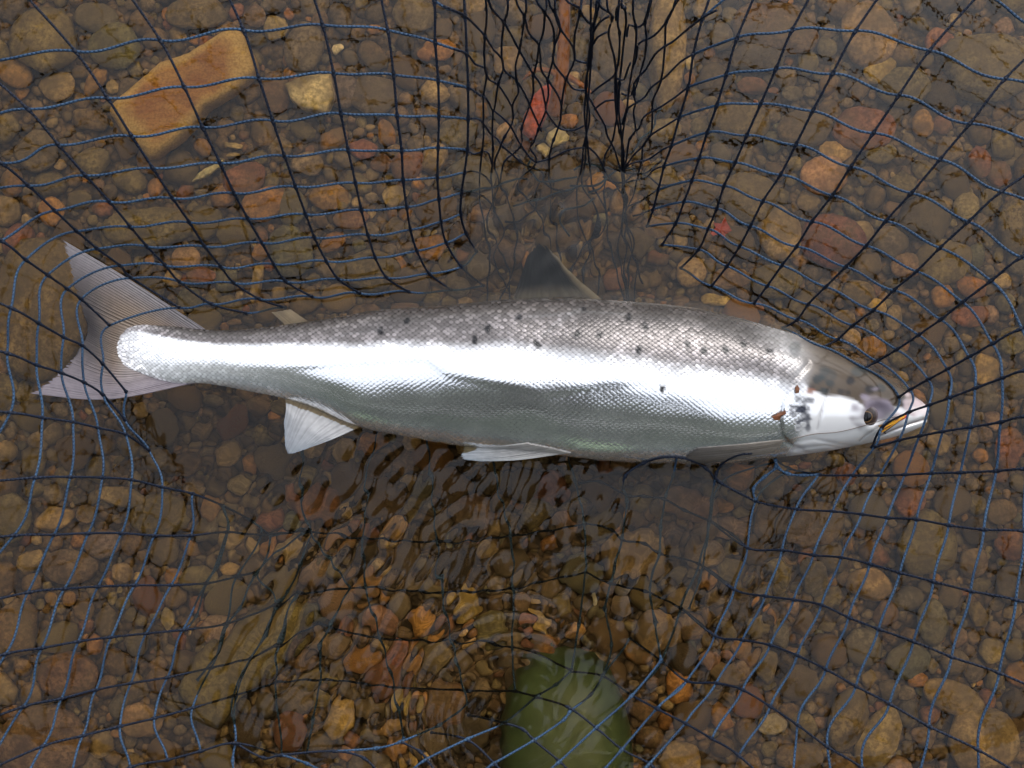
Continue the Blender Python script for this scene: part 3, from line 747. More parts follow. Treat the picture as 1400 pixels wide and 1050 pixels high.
scaled = (1 - head) * np.ones_like(PX)
# head: olive brown crown, silver cheek
crown_y = np.interp(PX, [1060, 1075, 1090, 1110, 1130, 1150, 1165, 1190, 1215, 1240, 1266], [505, 520, 533, 540, 541, 546, 556, 557, 556, 549, 546])
crown = (1 - smooth(-3, 3, PY - crown_y + 2.5 * wob / 0.018)) * head
col = col * (1 - crown[..., None]) + np.array([0.062, 0.047, 0.034]) * crown[..., None]
cheek = head * (1 - crown)
col = col * (1 - cheek[..., None]) + np.array([0.70, 0.70, 0.71]) * cheek[..., None]
sil = sil * (1 - head) + (0.10 * crown + 0.36 * cheek)
def blot(x, y, rx, ry, c, k=1.0, jit=1.0, p=2):
    global col, sil
    r = np.hypot((PX - x) / rx, (PY - y) / ry) * (1 + jit * (0.22 * wob / 0.018 + 0.26 * wob2))
    f = k * np.exp(-np.maximum(r, 0) ** (2 * p + 1))
    col = col * (1 - f[..., None]) + np.array(c) * f[..., None]
    sil = sil * (1 - f * 0.9)
K = (0.012, 0.012, 0.014); BG = (0.014, 0.022, 0.026)
for (x, y) in [(708,438),(650,467),(668,452),(733,473),(784,459),(814,460),(865,480),(854,436),(875,448),(928,473),(952,480),(978,480),(1003,473),(1038,483),(525,454),(561,442),(797,428),(895,532)]:
    for _ in range(3):
        blot(x + random.uniform(-2.5, 2.5), y + random.uniform(-3, 3), random.uniform(2.8, 4.4), random.uniform(2.8, 4.4), (0.004, 0.004, 0.005), 1.0, 0.25)
for (x, y, r, k_) in [(1098,518,7,.8),(1112,508,8,.7),(1116,524,6,.7),(1145,520,5,.95),(1171,532,5.5,.9),(1158,508,7,.7),(1170,503,8,.6),(1108,534,6,.8),(1130,535,4,.7),(1190,531,7,.6),(1220,549,6,.6),(1090,530,5,.6),(1072,478,8,.5),(1122,515,6,.5),(1142,537,4,.7)]:
    blot(x, y, r, r * 0.9, BG if r > 5.6 else K, k_)
for _ in range(26):
    blot(random.gauss(1078, 8), random.gauss(560, 11), random.uniform(2, 4.5), random.uniform(2, 4.5), (0.028, 0.031, 0.043), 0.8)
blot(1182, 562, 29, 16, (0.13, 0.11, 0.125), 0.85)
blot(1183, 557, 22, 11, (0.19, 0.165, 0.21), 0.7)
blot(1245, 556, 15, 10, (0.42, 0.34, 0.34), 0.75)
blot(1090, 533, 5, 3, (0.16, 0.06, 0.03), 0.8)
lm = 0.85 * np.exp(-(dm / 2.3) ** 2)[..., None]
col = col * (1 - lm) + np.array([0.05, 0.03, 0.025]) * lm; sil = sil * (1 - lm[..., 0])
lg = (0.30 * np.exp(-(dg / 1.6) ** 2) + 0.35 * np.exp(-(dp / 1.3) ** 2) + 0.45 * np.exp(-(dx_ / 1.3) ** 2)).clip(0, 1)[..., None]
col = col * (1 - lg) + np.array([0.10, 0.09, 0.09]) * lg
# scratches and net-rubbed patches where scales are gone
for pts, wd in [([(740,462),(765,440),(790,425)], 2.5), ([(445,470),(480,458),(525,452)], 1.3), ([(720,437),(760,433),(800,429),(850,432)], 1.6)]:
    f = np.exp(-(dist_poly(PX, PY, pts) / wd) ** 2)[..., None] * 0.6
    col = col * (1 - f) + np.array([0.08, 0.077, 0.077]) * f
me = mesh_np("body", V, F)
cattr(me, "skin", col.reshape(-1, 3).clip(0, 1)); fattr(me, "silver", sil.clip(0, 1)); fattr(me, "scaled", scaled)
uvl = me.uv_layers.new(name="scales")
arc = np.cumsum(np.r_[0, np.hypot(np.diff(cs), np.diff(sn))])
SCL = np.interp(xs, [168, 350, 600, 1100], [0.0027, 0.0033, 0.0037, 0.0035])
U = np.cumsum(np.r_[0, np.diff(xs) * MPP / SCL[1:]])
Vv = np.linspace(-1, 1, NTF)
# rows follow the body lines; girth coordinate keeps scales near their true size
side_coord = (PY - yc[:, None]) * MPP * 1.12
VV = side_coord / SCL[:, None] * 1.15
lv = np.zeros(len(me.loops), dtype=np.int32); me.loops.foreach_get("vertex_index", lv)
UVv = np.stack([np.repeat(U[:, None], NTF, 1).ravel(), (VV + 400 * (1 - up)).ravel()], -1)
uvl.data.foreach_set("uv", UVv[lv].astype(np.float32).ravel())

salmon = bpy.data.objects.new("salmon", None); COL.objects.link(salmon)
salmon.location = (0, 0, 0)
tag(salmon, "silver salmon with dark spots lying on its side in the landing net", "fish")
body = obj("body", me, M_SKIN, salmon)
BVH_BODY = BVHTree.FromPolygons([Vector(v) for v in V], F)

def fin(name, rows, zs, colf, rays=30, nu=120, nv=40, thick=0.0008, fray=0.03, lift=False, seed=1, wave=0.0, parent=salmon):
    """rows: list of pixel polylines from base to edge, all with the same point count"""
    rows = [np.array(r, float) for r in rows]
    n = len(rows[0])
    us = np.linspace(0, 1, nu); vs = np.linspace(0, 1, nv)
    def along(r):
        X = np.linspace(0, 1, n)
        return np.stack([smooth_interp(us, X, r[:, 0]), smooth_interp(us, X, r[:, 1])], -1) if n > 2 else np.stack([np.interp(us, X, r[:, k]) for k in (0, 1)], -1)
    R = np.stack([along(r) for r in rows])          # rows, nu, 2
    VX = np.linspace(0, 1, len(rows))
    r_ = np.random.default_rng(seed)
    jag = 1 - fray * np.abs(np.convolve(r_.normal(size=nu), [0.3, 0.5, 0.3], 'same'))
    G = np.zeros((nv, nu, 2)); ZZ = np.zeros((nv, nu))
    for j in range(nu):
        vv = vs * jag[j]
        for k in (0, 1):
            G[:, j, k] = smooth_interp(vv, VX, R[:, j, k]) if len(rows) > 2 else np.interp(vv, VX, R[:, j, k])
        ZZ[:, j] = np.interp(vv, VX, zs)
    ph = us * rays * 2 * np.pi + 2.2 * np.sin(us * 17 + seed) + 1.1 * np.sin(us * 41 + seed)
    ray = 0.5 + 0.5 * np.sin(ph)[None, :] * np.ones((nv, 1))
    amp = np.interp(us, np.linspace(0, 1, 45), r_.uniform(0.15, 1.0, 45))
    ray = ray * amp[None, :] * (0.8 + 0.5 * np.sin(ph * 2.0 + 1)[None, :] * smooth(0.35, 0.8, vs)[:, None])
    ray = np.clip(ray * (1 - 0.5 * smooth(0.6, 1.0, vs))[:, None], 0, 1)
    ZZ = ZZ - 0.0003 * ray + wave * np.sin(us * 9)[None, :] * vs[:, None]
    pts = []
    for i in range(nv):
        for j in range(nu):
            z = ZZ[i, j]
            p = P(G[i, j, 0], G[i, j, 1], z)
            if lift:
                hit = BVH_BODY.ray_cast(Vector((p.x, p.y, 1)), Vector((0, 0, -1)))
                if hit[0] is not None and hit[0].z + 0.0012 > z:
                    p.z = hit[0].z + 0.0012 - 0.0005 * ray[i, j]
            pts.append(p)
    T = np.array([p[:] for p in pts])
    tk = thick * (1.4 - 0.9 * np.repeat(vs, nu))
    Bt = T - np.c_[np.zeros((len(T), 2)), tk * 2]
    Vs = np.vstack([T, Bt]); m = nv * nu; F = []
    for i in range(nv - 1):
        for j in range(nu - 1):
            a = i * nu + j
            F.append((a, a + 1, a + nu + 1, a + nu)); F.append((m + a, m + a + nu, m + a + nu + 1, m + a + 1))
    def rim(a, b): F.append((a, b, b + m, a + m))
    for i in range(nv - 1): rim(i * nu, (i + 1) * nu); rim((i + 1) * nu + nu - 1, i * nu + nu - 1)
    for j in range(nu - 1): rim(j + 1, j); rim((nv - 1) * nu + j, (nv - 1) * nu + j + 1)
    bmx = bmesh.new()
    vsb = [bmx.verts.new(v) for v in Vs]
    for f in F: bmx.faces.new([vsb[k] for k in f])
    bmesh.ops.recalc_face_normals(bmx, faces=bmx.faces)
    me = bpy.data.meshes.new(name); bmx.to_mesh(me); bmx.free()
    me.polygons.foreach_set("use_smooth", [True] * len(me.polygons))
    cu = np.tile(us, nv); cv = np.repeat(vs, nu)
    c = colf(cu, cv); cattr(me, "skin", np.vstack([c, c])); fattr(me, "ray", np.tile(ray.ravel(), 2))
    o = obj(name, me, M_FIN, parent)
    return o, Vs, F

def lerp3(f, a, b): return np.array(a)[None, :] * (1 - f[:, None]) + np.array(b)[None, :] * f[:, None]
def tail_col(u, v):
    c = lerp3(smooth(0.25, 0.9, v), (0.24, 0.18, 0.13), (0.105, 0.092, 0.092))
    pale = (1 - smooth(0.30, 0.50, v))[:, None] * smooth(0.25, 0.45, u)[:, None]; c = c * (1 - 0.6 * pale) + np.array((0.42, 0.40, 0.40)) * 0.6 * pale
    e = smooth(0.62, 0.95, v)[:, None] * np.clip(1 - np.abs(u - 0.45) / 0.32, 0, 1)[:, None]
    c = c * (1 - 0.85 * e) + np.array((0.018, 0.016, 0.019)) * 0.85 * e
    lo = smooth(0.6, 0.95, u)[:, None]; c = c * (1 - lo) + np.array((0.27, 0.245, 0.28)) * lo
    hi = smooth(0.25, 0.0, u)[:, None]; return np.array((0.66, 0.63, 0.61)) * (c * (1 - hi) + np.array((0.20, 0.19, 0.21)) * hi)
tail_rows = [[(292,458),(256,455),(230,457),(214,468),(208,484),(208,497),(215,509),(234,514),(282,520)],
             [(178,383),(167,400),(161,424),(157,450),(155,470),(154,489),(152,511),(150,530),(150,546)],
             [(84,327),(93,358),(101,392),(113,428),(119,450),(112,469),(97,491),(74,515),(40,538)]]
tail, TV, TF = fin("tail_fin", tail_rows, [0.002, 0.007, 0.005], tail_col, rays=52, nu=420, nv=60, fray=0.035, seed=3, wave=0.0008)
BVH_TAIL = BVHTree.FromPolygons([Vector(v) for v in TV], TF)
dorsal, _v, _f = fin("dorsal_fin", [[(700,412),(738,409),(778,408),(822,410)], [(712,377),(736,371),(760,370),(784,377)], [(722,350),(733,339),(741,335),(750,341)]],
    [-0.012, -0.017, -0.022], lambda u, v: lerp3(np.maximum(smooth(0.78, 1.0, u), 0.35 * (1 - smooth(0.05, 0.30, v))), (0.008, 0.012, 0.018), (0.26, 0.26, 0.26)), rays=12, nu=90, seed=5, fray=0.05)
dorsal.data.materials[0] = M_FIN_SUNK
fin("adipose_fin", [[(392,446),(424,442)], [(372,427),(398,423)]], [-0.009, -0.012], lambda u, v: lerp3(v, (0.35, 0.34, 0.36), (0.5, 0.5, 0.54)), rays=3, nu=30, nv=14, seed=6)
fin("anal_fin", [[(492,584),(455,569),(420,553),(390,543)], [(457,600),(428,592),(407,577),(391,559)], [(424,612),(402,620),(391,617),(388,578)]],
    [0.000, 0.0025, 0.0015], lambda u, v: lerp3(v, (0.40, 0.39, 0.38), (0.17, 0.19, 0.215)), rays=13, nu=110, seed=7, fray=0.03)
fin("pelvic_fin", [[(780,619),(752,612),(722,606)], [(710,629),(690,622),(668,612)], [(652,631),(630,626),(634,610)]],
    [0.006, 0.003, 0.0005], lambda u, v: lerp3(v, (0.36, 0.34, 0.31), (0.22, 0.245, 0.27)), rays=9, nu=70, seed=8, lift=True)
fin("pectoral_fin", [[(1062,600),(1060,608),(1053,617)], [(1000,606),(995,617),(990,629)], [(944,611),(933,622),(946,635)]],
    [0.012, 0.006, 0.001], lambda u, v: lerp3(v, (0.17, 0.15, 0.125), (0.10, 0.09, 0.082)), rays=10, nu=90, seed=9, lift=True)

# eye
def hitz(px, py):
    p = P(px, py, 0.02)
    h = BVH_BODY.ray_cast(Vector((p.x, p.y, 1)), Vector((0, 0, -1)))
    return h[0].z if h[0] is not None else 0.0
ez = hitz(1182, 566)
V, F, R_ = [], [], []
er = 0.0108
for i in range(17):
    r = i / 16
    for j in range(40):
        a = 2 * math.pi * j / 40
        V.append((er * r * 1.15 * math.cos(a), er * r * 0.98 * math.sin(a), 0.0042 * math.sqrt(max(0, 1 - r * r)) - 0.0006)); R_.append(r)
for i in range(16):
    for j in range(40):
        F.append((i * 40 + j, (i + 1) * 40 + j, (i + 1) * 40 + (j + 1) % 40, i * 40 + (j + 1) % 40))
me = mesh_np("eye", V, F); fattr(me, "rad", R_)
eye = obj("eye", me, M_EYE, salmon)
ep = P(1182, 569, ez); eye.location = (ep.x, ep.y, ez - 0.0006); eye.rotation_euler = (math.radians(8), math.radians(9), 0)
tag(eye, "dark brown eye with black pupil")

# ------------------------------------------------------------------ water
NXW, NYW = 600, 470
wx = np.linspace(-0.60, 0.60, NXW); wy = np.linspace(-0.47, 0.47, NYW)
X, Y = np.meshgrid(wx, wy)
QX, QY = X / MPP + 700, 525 - Y / MPP          # photo pixels of every water vertex
def bump2(x0, y0, sx, sy): return np.exp(-((QX - x0) / sx) ** 2 - ((QY - y0) / sy) ** 2)
ruffle = np.clip(1.0 * bump2(520, 720, 170, 130) + 1.15 * bump2(750, 310, 150, 95) + 0.55 * bump2(850, 760, 200, 150) + 0.30 * bump2(600, 940, 150, 110) + 0.45 * bump2(400, 880, 160, 140) + 0.5 * bump2(1040, 820, 80, 150) + 0.35 * bump2(250, 600, 150, 80), 0, 1.2)
def waves(seed, lam0, lam1, n, ang, spread):
    r = np.random.default_rng(seed); h = np.zeros_like(X)
    for _ in range(n):
        lam = r.uniform(lam0, lam1); a = r.normal(ang, spread)
        k = 2 * np.pi / lam
        h += (lam / (2 * np.pi)) * np.sin(k * (X * math.cos(a) + Y * math.sin(a)) + r.uniform(0, 6.28)) / math.sqrt(n)
    return h            # rms slope about 0.7
hgt = 0.016 * waves(1, 0.05, 0.14, 12, 1.0, 1.5)
hgt += ruffle * (0.25 * waves(2, 0.0105, 0.020, 16, math.radians(-35), 0.35) + 0.085 * waves(3, 0.016, 0.038, 14, 0.6, 2.0))
rr = np.hypot(X - (705 - 700) * MPP, Y - (525 - 985) * MPP)
hgt += 0.0026 * 0.22 * np.sin(2 * np.pi * rr / 0.016) * np.exp(-((rr - 0.075) / 0.04) ** 2) * (QX < 760)
# the water climbs a little along the fish's sides
wt = np.interp(QX, xs, top); wb = np.interp(QX, xs, bot)
inb = (QX > 150) & (QX < 1266)
dd = np.where(inb, np.maximum(np.maximum(wt - QY, QY - wb), 0), 60) * MPP
hgt += 0.0013 * np.exp(-dd / 0.005) * inb
edgefade = np.clip((0.60 - np.abs(X)) / 0.08, 0, 1) * np.clip((0.47 - np.abs(Y)) / 0.08, 0, 1)
hgt *= edgefade
V = np.c_[X.ravel(), Y.ravel(), hgt.ravel()]
idx = np.arange(NXW * NYW).reshape(NYW, NXW)
F = np.stack([idx[:-1, :-1], idx[:-1, 1:], idx[1:, 1:], idx[1:, :-1]], -1).reshape(-1, 4).tolist()
b0 = len(V)
# join to the open river around
o4 = [(-40, -40, 0), (40, -40, 0), (40, 40, 0), (-40, 40, 0)]
V = np.vstack([V, o4])
ring_b, ring_r, ring_t, ring_l = idx[0, :], idx[:, -1], idx[-1, :], idx[:, 0]
F.append([b0, b0 + 1] + ring_b[::-1].tolist()); F.append([b0 + 1, b0 + 2] + ring_r[::-1].tolist())
F.append([b0 + 2, b0 + 3] + ring_t.tolist()); F.append([b0 + 3, b0] + ring_l.tolist())
me = mesh_np("water", V, F)
water = obj("water", me, M_WATER)
tag(water, "clear shallow river water with small ripples", "water", kind="structure")

# ------------------------------------------------------------------ landing net
net = bpy.data.objects.new("landing_net", None); COL.objects.link(net)
tag(net, "blue knotted twine landing net spread around the salmon", "net")
TW = 0.00094
def lift_pt(p, clr=0.0016):
    for _ in range(2):
        best = None
        for bv in (BVH_BODY, BVH_TAIL):
            h = bv.ray_cast(Vector((p.x, p.y, 1)), Vector((0, 0, -1)))
            if h[0] is not None and (best is None or h[0].z > best): best = h[0].z
        if best is None or p.z >= best + clr: return p
        k = (1 - (best + clr) / H) / (1 - p.z / H)
        p = Vector((p.x * k, p.y * k, best + clr))
    return p

def tube(name, pts, radius, mat, parent, knots=(), sides=7, taper=None):
    n = len(pts); Vt, Ft, run, turn = [], [], [], []
    L = 0; up_ = Vector((0.13, 0.31, 0.94))
    for i, p in enumerate(pts):
        t = (pts[min(i + 1, n - 1)] - pts[max(i - 1, 0)])
        if t.length < 1e-9: t = Vector((1, 0, 0))
        t.normalize()
        if i: L += (p - pts[i - 1]).length
        a = t.cross(up_)
        if a.length < 1e-4: a = t.cross(Vector((1, 0, 0)))
        a.normalize(); b = a.cross(t).normalized()
        r = radius
        for kp in knots:
            d = (p - kp).length
            if d < 0.005: r = max(r, radius * (1 + 0.85 * math.exp(-(d / 0.0017) ** 2)))
        if taper: r = radius * taper(i / max(1, n - 1))
        for s in range(sides):
            q = 2 * math.pi * s / sides
            Vt.append(p + (a * math.cos(q) + b * math.sin(q)) * r); run.append(L); turn.append(q)
    for i in range(n - 1):
        for s in range(sides):
            s2 = (s + 1) % sides
            Ft.append((i * sides + s, i * sides + s2, (i + 1) * sides + s2, (i + 1) * sides + s))
    Ft.append(tuple(range(sides))[::-1]); Ft.append(tuple(range((n - 1) * sides, n * sides)))
    me = mesh_np(name, [v[:] for v in Vt], Ft); fattr(me, "run", run); fattr(me, "turn", turn)
    return obj(name, me, mat, parent)

def catmull(kp, step=0.0035):
    out_ = []
    n = len(kp)
    for i in range(n - 1):
        p0, p1, p2, p3 = kp[max(i - 1, 0)], kp[i], kp[i + 1], kp[min(i + 2, n - 1)]
        m = max(2, int((p2 - p1).length / step))
        for k in range(m):
            t = k / m
            out_.append(0.5 * ((2 * p1) + (p2 - p0) * t + (2 * p0 - 5 * p1 + 4 * p2 - p3) * t * t + (3 * p1 - p0 - 3 * p2 + p3) * t ** 3))
    out_.append(kp[-1].copy())
    return out_

def s_curve(kp, deg, step=0.0035):
    """cord that meets every knot at a slightly turned angle, so each span is a shallow S"""
    n = len(kp); T = []
    for i in range(n):
        t = kp[min(i + 1, n - 1)] - kp[max(i - 1, 0)]
        t = t / max(1, (min(i + 1, n - 1) - max(i - 1, 0)))
        d = deg[i] * (1 + random.uniform(-.35, .35))
        T.append(Matrix.Rotation(math.radians(d), 3, 'Z') @ t)
    out_ = []
    for i in range(n - 1):
        m = max(3, int((kp[i + 1] - kp[i]).length / step))
        for k in range(m):
            t = k / m
            out_.append((2*t**3 - 3*t**2 + 1) * kp[i] + (t**3 - 2*t**2 + t) * T[i] * 1.15 + (-2*t**3 + 3*t**2) * kp[i+1] + (t**3 - t**2) * T[i+1] * 1.15)
    out_.append(kp[-1].copy())
    return out_

def cord(points, mat, knots=(), lift=True, radius=TW):
    if lift: points = [lift_pt(p) if p.z > -0.012 else p for p in points]
    # a little slack so nothing is ruler-straight
    return tube("cord", points, radius, mat, net, knots)

# bars run from the hoop down to the fish (bar name, waterline ring, {ring: pixel}); rings run round the bag
def seq(start, pts): return {start + i: p for i, p in enumerate(pts)}
LEFT = [
 (7.6, seq(-1, [(636,22),(638,73),(640,120),(640,163),(639,205),(635,236),(631,264),(630,293),(637,319),(652,345)])),
 (8.0, seq(-1, [(594,1),(595,58),(599,110),(600,159),(599,202),(598,243),(600,272),(603,303),(610,332),(631,365),(662,392)])),
 (8.6, seq(0, [(530,41),(538,102),(543,158),(549,206),(551,246),(556,283),(561,314),(570,343),(587,374),(618,397)])),
 (9.1, seq(0, [(441,34),(456,100),(466,155),(476,205),(486,250),(494,287),(503,321),(513,352),(529,380),(559,399)])),
 (9.5, seq(0, [(333,41),(354,107),(373,165),(389,213),(404,255),(418,293),(430,325),(446,357),(463,382),(492,401)])),
 (9.6, seq(0, [(219,55),(252,119),(277,174),(301,223),(320,264),(339,299),(358,332),(374,361),(391,385),(427,406)])),
 (9.8, seq(0, [(103,70),(147,134),(180,186),(209,230),(236,271),(259,304),(280,337),(302,365),(320,387),(355,409),(391,421)])),
 (10.0, seq(1, [(38,149),(80,198),(117,240),(150,276),(178,310),(201,337),(226,363),(245,385),(290,416),(337,428)])),
 (10.0, seq(2, [(2,223),(39,254),(75,288),(105,316),(133,340),(164,363),(180,380),(246,421)])),
 (10.5, seq(4, [(2,329),(35,355),(65,376),(92,395),(111,409),(150,445)])),
 (11.0, seq(5, [(15,421),(53,442),(87,461),(113,473),(141,498),(173,536)])),
 (10.8, seq(5, [(10,483),(50,499),(84,510),(115,523),(141,540),(171,574),(199,612)])),
 (10.8, seq(5, [(14,564),(58,571),(100,577),(134,585),(172,594),(204,616)])),
 (11.3, seq(6, [(48,653),(96,652),(140,653),(180,656),(222,666),(263,675),(306,691),(345,710),(372,731)])),
 (11.4, seq(6, [(19,732),(74,731),(121,729),(166,729),(211,732),(261,732),(311,727),(360,730),(420,724)])),
 (11.6, seq(7, [(38,810),(88,805),(134,802),(184,800),(234,800),(283,797),(326,787),(356,778)])),
 (12.2, seq(7, [(8,894),(57,886),(107,877),(152,871),(200,866),(250,861),(310,852),(380,825),(412,808)])),
 (12.4, seq(8, [(32,966),(84,955),(131,943),(179,934),(229,926),(290,912),(345,897),(384,878),(440,850)])),
 (13.2, seq(9, [(59,1020),(113,1006),(164,993),(211,982),(263,968),(320,950),(380,930)])),
 (14.3, seq(11, [(178,1049),(229,1039),(274,1027),(322,1016),(386,1032)])),
]
LEFT_DEG = [-5, -5, -5, -11, -13, -13, -13, -13, -13, -10, -4, -4, -4, -6, -8, -10, -10, -10, -10, -8]
RIGHT = [
 (6.6, seq(-1, [(961,24),(948,74),(941,119),(929,160),(918,199),(908,227),(900,259),(893,286),(884,310)])),
 (8.2, seq(0, [(1008,51),(993,102),(980,144),(967,181),(956,216),(946,247),(935,276),(924,305),(905,335)])),
 (8.7, seq(0, [(1083,41),(1061,94),(1040,142),(1021,185),(1005,222),(990,254),(980,285),(968,313),(955,341),(930,367)])),
 (9.2, seq(0, [(1170,42),(1138,101),(1111,152),(1088,198),(1067,239),(1043,275),(1026,309),(1011,337),(994,364),(973,391)])),
 (9.4, seq(0, [(1271,69),(1229,130),(1194,182),(1163,228),(1138,267),(1110,303),(1089,337),(1069,363),(1049,391),(1031,415)])),
 (9.6, seq(0, [(1374,108),(1326,169),(1285,218),(1246,264),(1211,302),(1184,336),(1156,365),(1129,392),(1105,416),(1090,437),(1069,449)])),
 (9.8, seq(2, [(1369,262),(1324,303),(1285,339),(1253,371),(1222,397),(1194,424),(1166,445),(1145,464),(1125,474)])),
 (10.2, seq(3, [(1396,352),(1355,384),(1316,413),(1286,437),(1256,458),(1226,478),(1199,494),(1182,503)])),
 (11.2, seq(4, [(1397,449),(1357,470),(1325,488),(1295,505),(1269,519),(1244,533),(1229,543)])),
 (12.0, seq(4, [(1402,506),(1370,517),(1333,531),(1298,544),(1270,554),(1242,564),(1206,584),(1192,612)])),
 (12.0, seq(4, [(1402,569),(1368,577),(1327,584),(1289,590),(1257,596),(1229,602),(1196,611)])),
 (11.4, seq(4, [(1402,641),(1362,644),(1313,646),(1273,647),(1237,649),(1203,650),(1165,650),(1119,649),(1078,640),(1060,628)])),
 (12.0, seq(4, [(1400,726),(1345,724),(1297,718),(1253,710),(1213,708),(1178,703),(1138,699),(1088,696),(1033,685),(985,660)])),
 (12.2, seq(4, [(1389,820),(1327,808),(1276,795),(1230,783),(1189,771),(1150,762),(1112,759),(1069,752),(1022,749),(970,712)])),
 (12.2, seq(4, [(1366,920),(1301,898),(1249,877),(1201,860),(1160,844),(1123,827),(1085,820),(1046,815),(1004,806),(955,770)])),
 (12.2, seq(4, [(1337,1025),(1270,993),(1216,962),(1170,938),(1129,915),(1090,896),(1053,882),(1015,875),(977,869),(930,830)])),
 (12.4, seq(6, [(1179,1050),(1131,1021),(1090,991),(1053,966),(1015,943),(979,934),(939,931),(904,903),(860,870)])),
 (13.0, seq(9, [(1010,1033),(973,1010),(937,989),(898,969),(863,950),(824,923),(781,915)])),
]
RIGHT_DEG = [4, 6, 10, 12, 14, 14, 14, 12, 6, -4, -4, 0, 6, 8, 8, 8, 8, 8]
DZ = 0.0205
def ring_z(n):
    if n >= 0: return 0.235 * math.tanh(n * DZ / 0.235)
    return -0.055 * math.tanh(-n * 0.014 / 0.055)
ZRIM = 0.27
def super_r(dx, dy):
    return (abs(dx / 1560) ** 5 + abs(dy / (1215 if dy < 0 else 1000)) ** 5) ** (1 / 5)
def extend(knots):
    """carry a bar on from its outermost knots to the hoop, off the picture"""
    a, b = knots[0], knots[1]
    dx, dy = a[0] - b[0], a[1] - b[1]
    l = math.hypot(dx, dy); dx, dy = dx / l, dy / l
    gx_, gy_ = a[0] - 700, a[1] - 525
    g = math.hypot(gx_, gy_); dx, dy = dx * 0.6 + gx_ / g * 0.4, dy * 0.6 + gy_ / g * 0.4
    t = 0
    while super_r(a[0] + dx * t - 700, a[1] + dy * t - 525) < 1 and t < 1500: t += 5
    m = max(1, round(t / 100))
    return [(a[0] + dx * t * k / m, a[1] + dy * t * k / m) for k in range(m, 0, -1)], m
rim_pts = []
def build_side(bars, degs):
    K3 = []
    for c, d in bars:
        ks = sorted(d)
        p3 = {k: P(*d[k], ring_z(c - k)) for k in ks}
        ext, m = extend([d[ks[0]], d[ks[1]]])
        z0 = p3[ks[0]].z
        for j, e in enumerate(ext):
            f = (m - j) / m
            p3[ks[0] - (m - j)] = P(e[0], e[1], z0 + (ZRIM - z0) * f)
        rim_pts.append(P(ext[0][0], ext[0][1], ZRIM))
        for k in ks: p3[k] = lift_pt(p3[k]) if p3[k].z > -0.012 else p3[k]
        K3.append(p3)
    for p3 in K3:
        ks = sorted(p3); kn = [p3[k] for k in ks]
        cord(catmull(kn), M_NAVY, kn)
    lo = min(min(p) for p in K3); hi = max(max(p) for p in K3)
    for r in range(lo, hi + 1):
        run_, dg_ = [], []
        def flush():
            if len(run_) > 1: cord(s_curve(run_, dg_), M_BLUE)
        for p3, dgv in zip(K3, degs):
            if r in p3 and r > min(p3): run_.append(p3[r]); dg_.append(dgv)
            else:
                flush(); run_, dg_ = [], []
        flush()
    return K3
KL = build_side(LEFT, LEFT_DEG)
n_left = len(rim_pts)
KR = build_side(RIGHT, RIGHT_DEG)

# crumpled folds of the bag hanging at the upper middle, and the slack part under water below the fish
def zf(y): return max(-0.02, 0.21 * (1 - y / 235.0))
FOLD_BARS = [
 [(664,0),(663,49),(662,70),(663,93),(665,105),(661,131),(661,150),(661,169),(661,187),(659,207),(656,237),(656,267),(658,290),(664,318)],
 [(694,0),(689,31),(686,57),(686,80),(688,94),(681,116),(676,149),(674,153),(673,183),(674,204),(673,226),(671,249),(674,269),(676,290),(690,320)],
 [(719,0),(717,23),(714,47),(710,69),(705,89),(706,110),(709,126),(701,143),(701,166),(690,187),(684,201),(676,226)],
 [(747,0),(745,17),(743,43),(737,63),(734,86),(729,103),(729,126),(724,144),(720,156),(713,176),(713,197),(701,211),(689,222)],
 [(759,0),(758,14),(766,39),(758,64),(755,86),(749,109),(750,129),(746,146),(746,152),(736,177),(730,194),(725,203),(733,222)],
 [(795,0),(793,16),(786,47),(785,64),(785,83),(774,109),(769,133),(767,152),(766,166),(757,191),(754,200),(751,218)],
 [(816,0),(812,33),(809,71),(806,114),(803,150),(801,190),(800,222)],
 [(820,0),(811,38),(805,75),(802,118),(799,155),(803,195),(806,225)],
 [(808,0),(808,40),(807,80),(800,120),(806,160),(798,200),(795,230)],
 [(830,0),(837,24),(832,46),(840,80),(843,114),(844,150),(841,175),(836,196),(826,217)],
 [(850,0),(854,11),(856,29),(853,57),(850,86),(847,114),(846,150),(849,176),(850,197),(853,226),(851,254),(852,283),(850,310)],
 [(845,20),(847,45),(846,80),(841,110),(842,150),(847,180),(853,210),(850,240),(854,275),(852,300)],
 [(866,0),(869,36),(870,53),(866,86),(860,121),(857,150),(854,166),(851,190),(850,215)],
 [(889,0),(882,29),(884,54),(881,80),(874,104),(867,129),(869,141),(866,154),(869,179),(861,190),(857,214),(853,240)],
 [(924,0),(911,30),(909,63),(904,109),(893,136),(892,151),(891,179),(887,187),(879,200),(877,220),(870,247),(864,269),(858,284)],
]
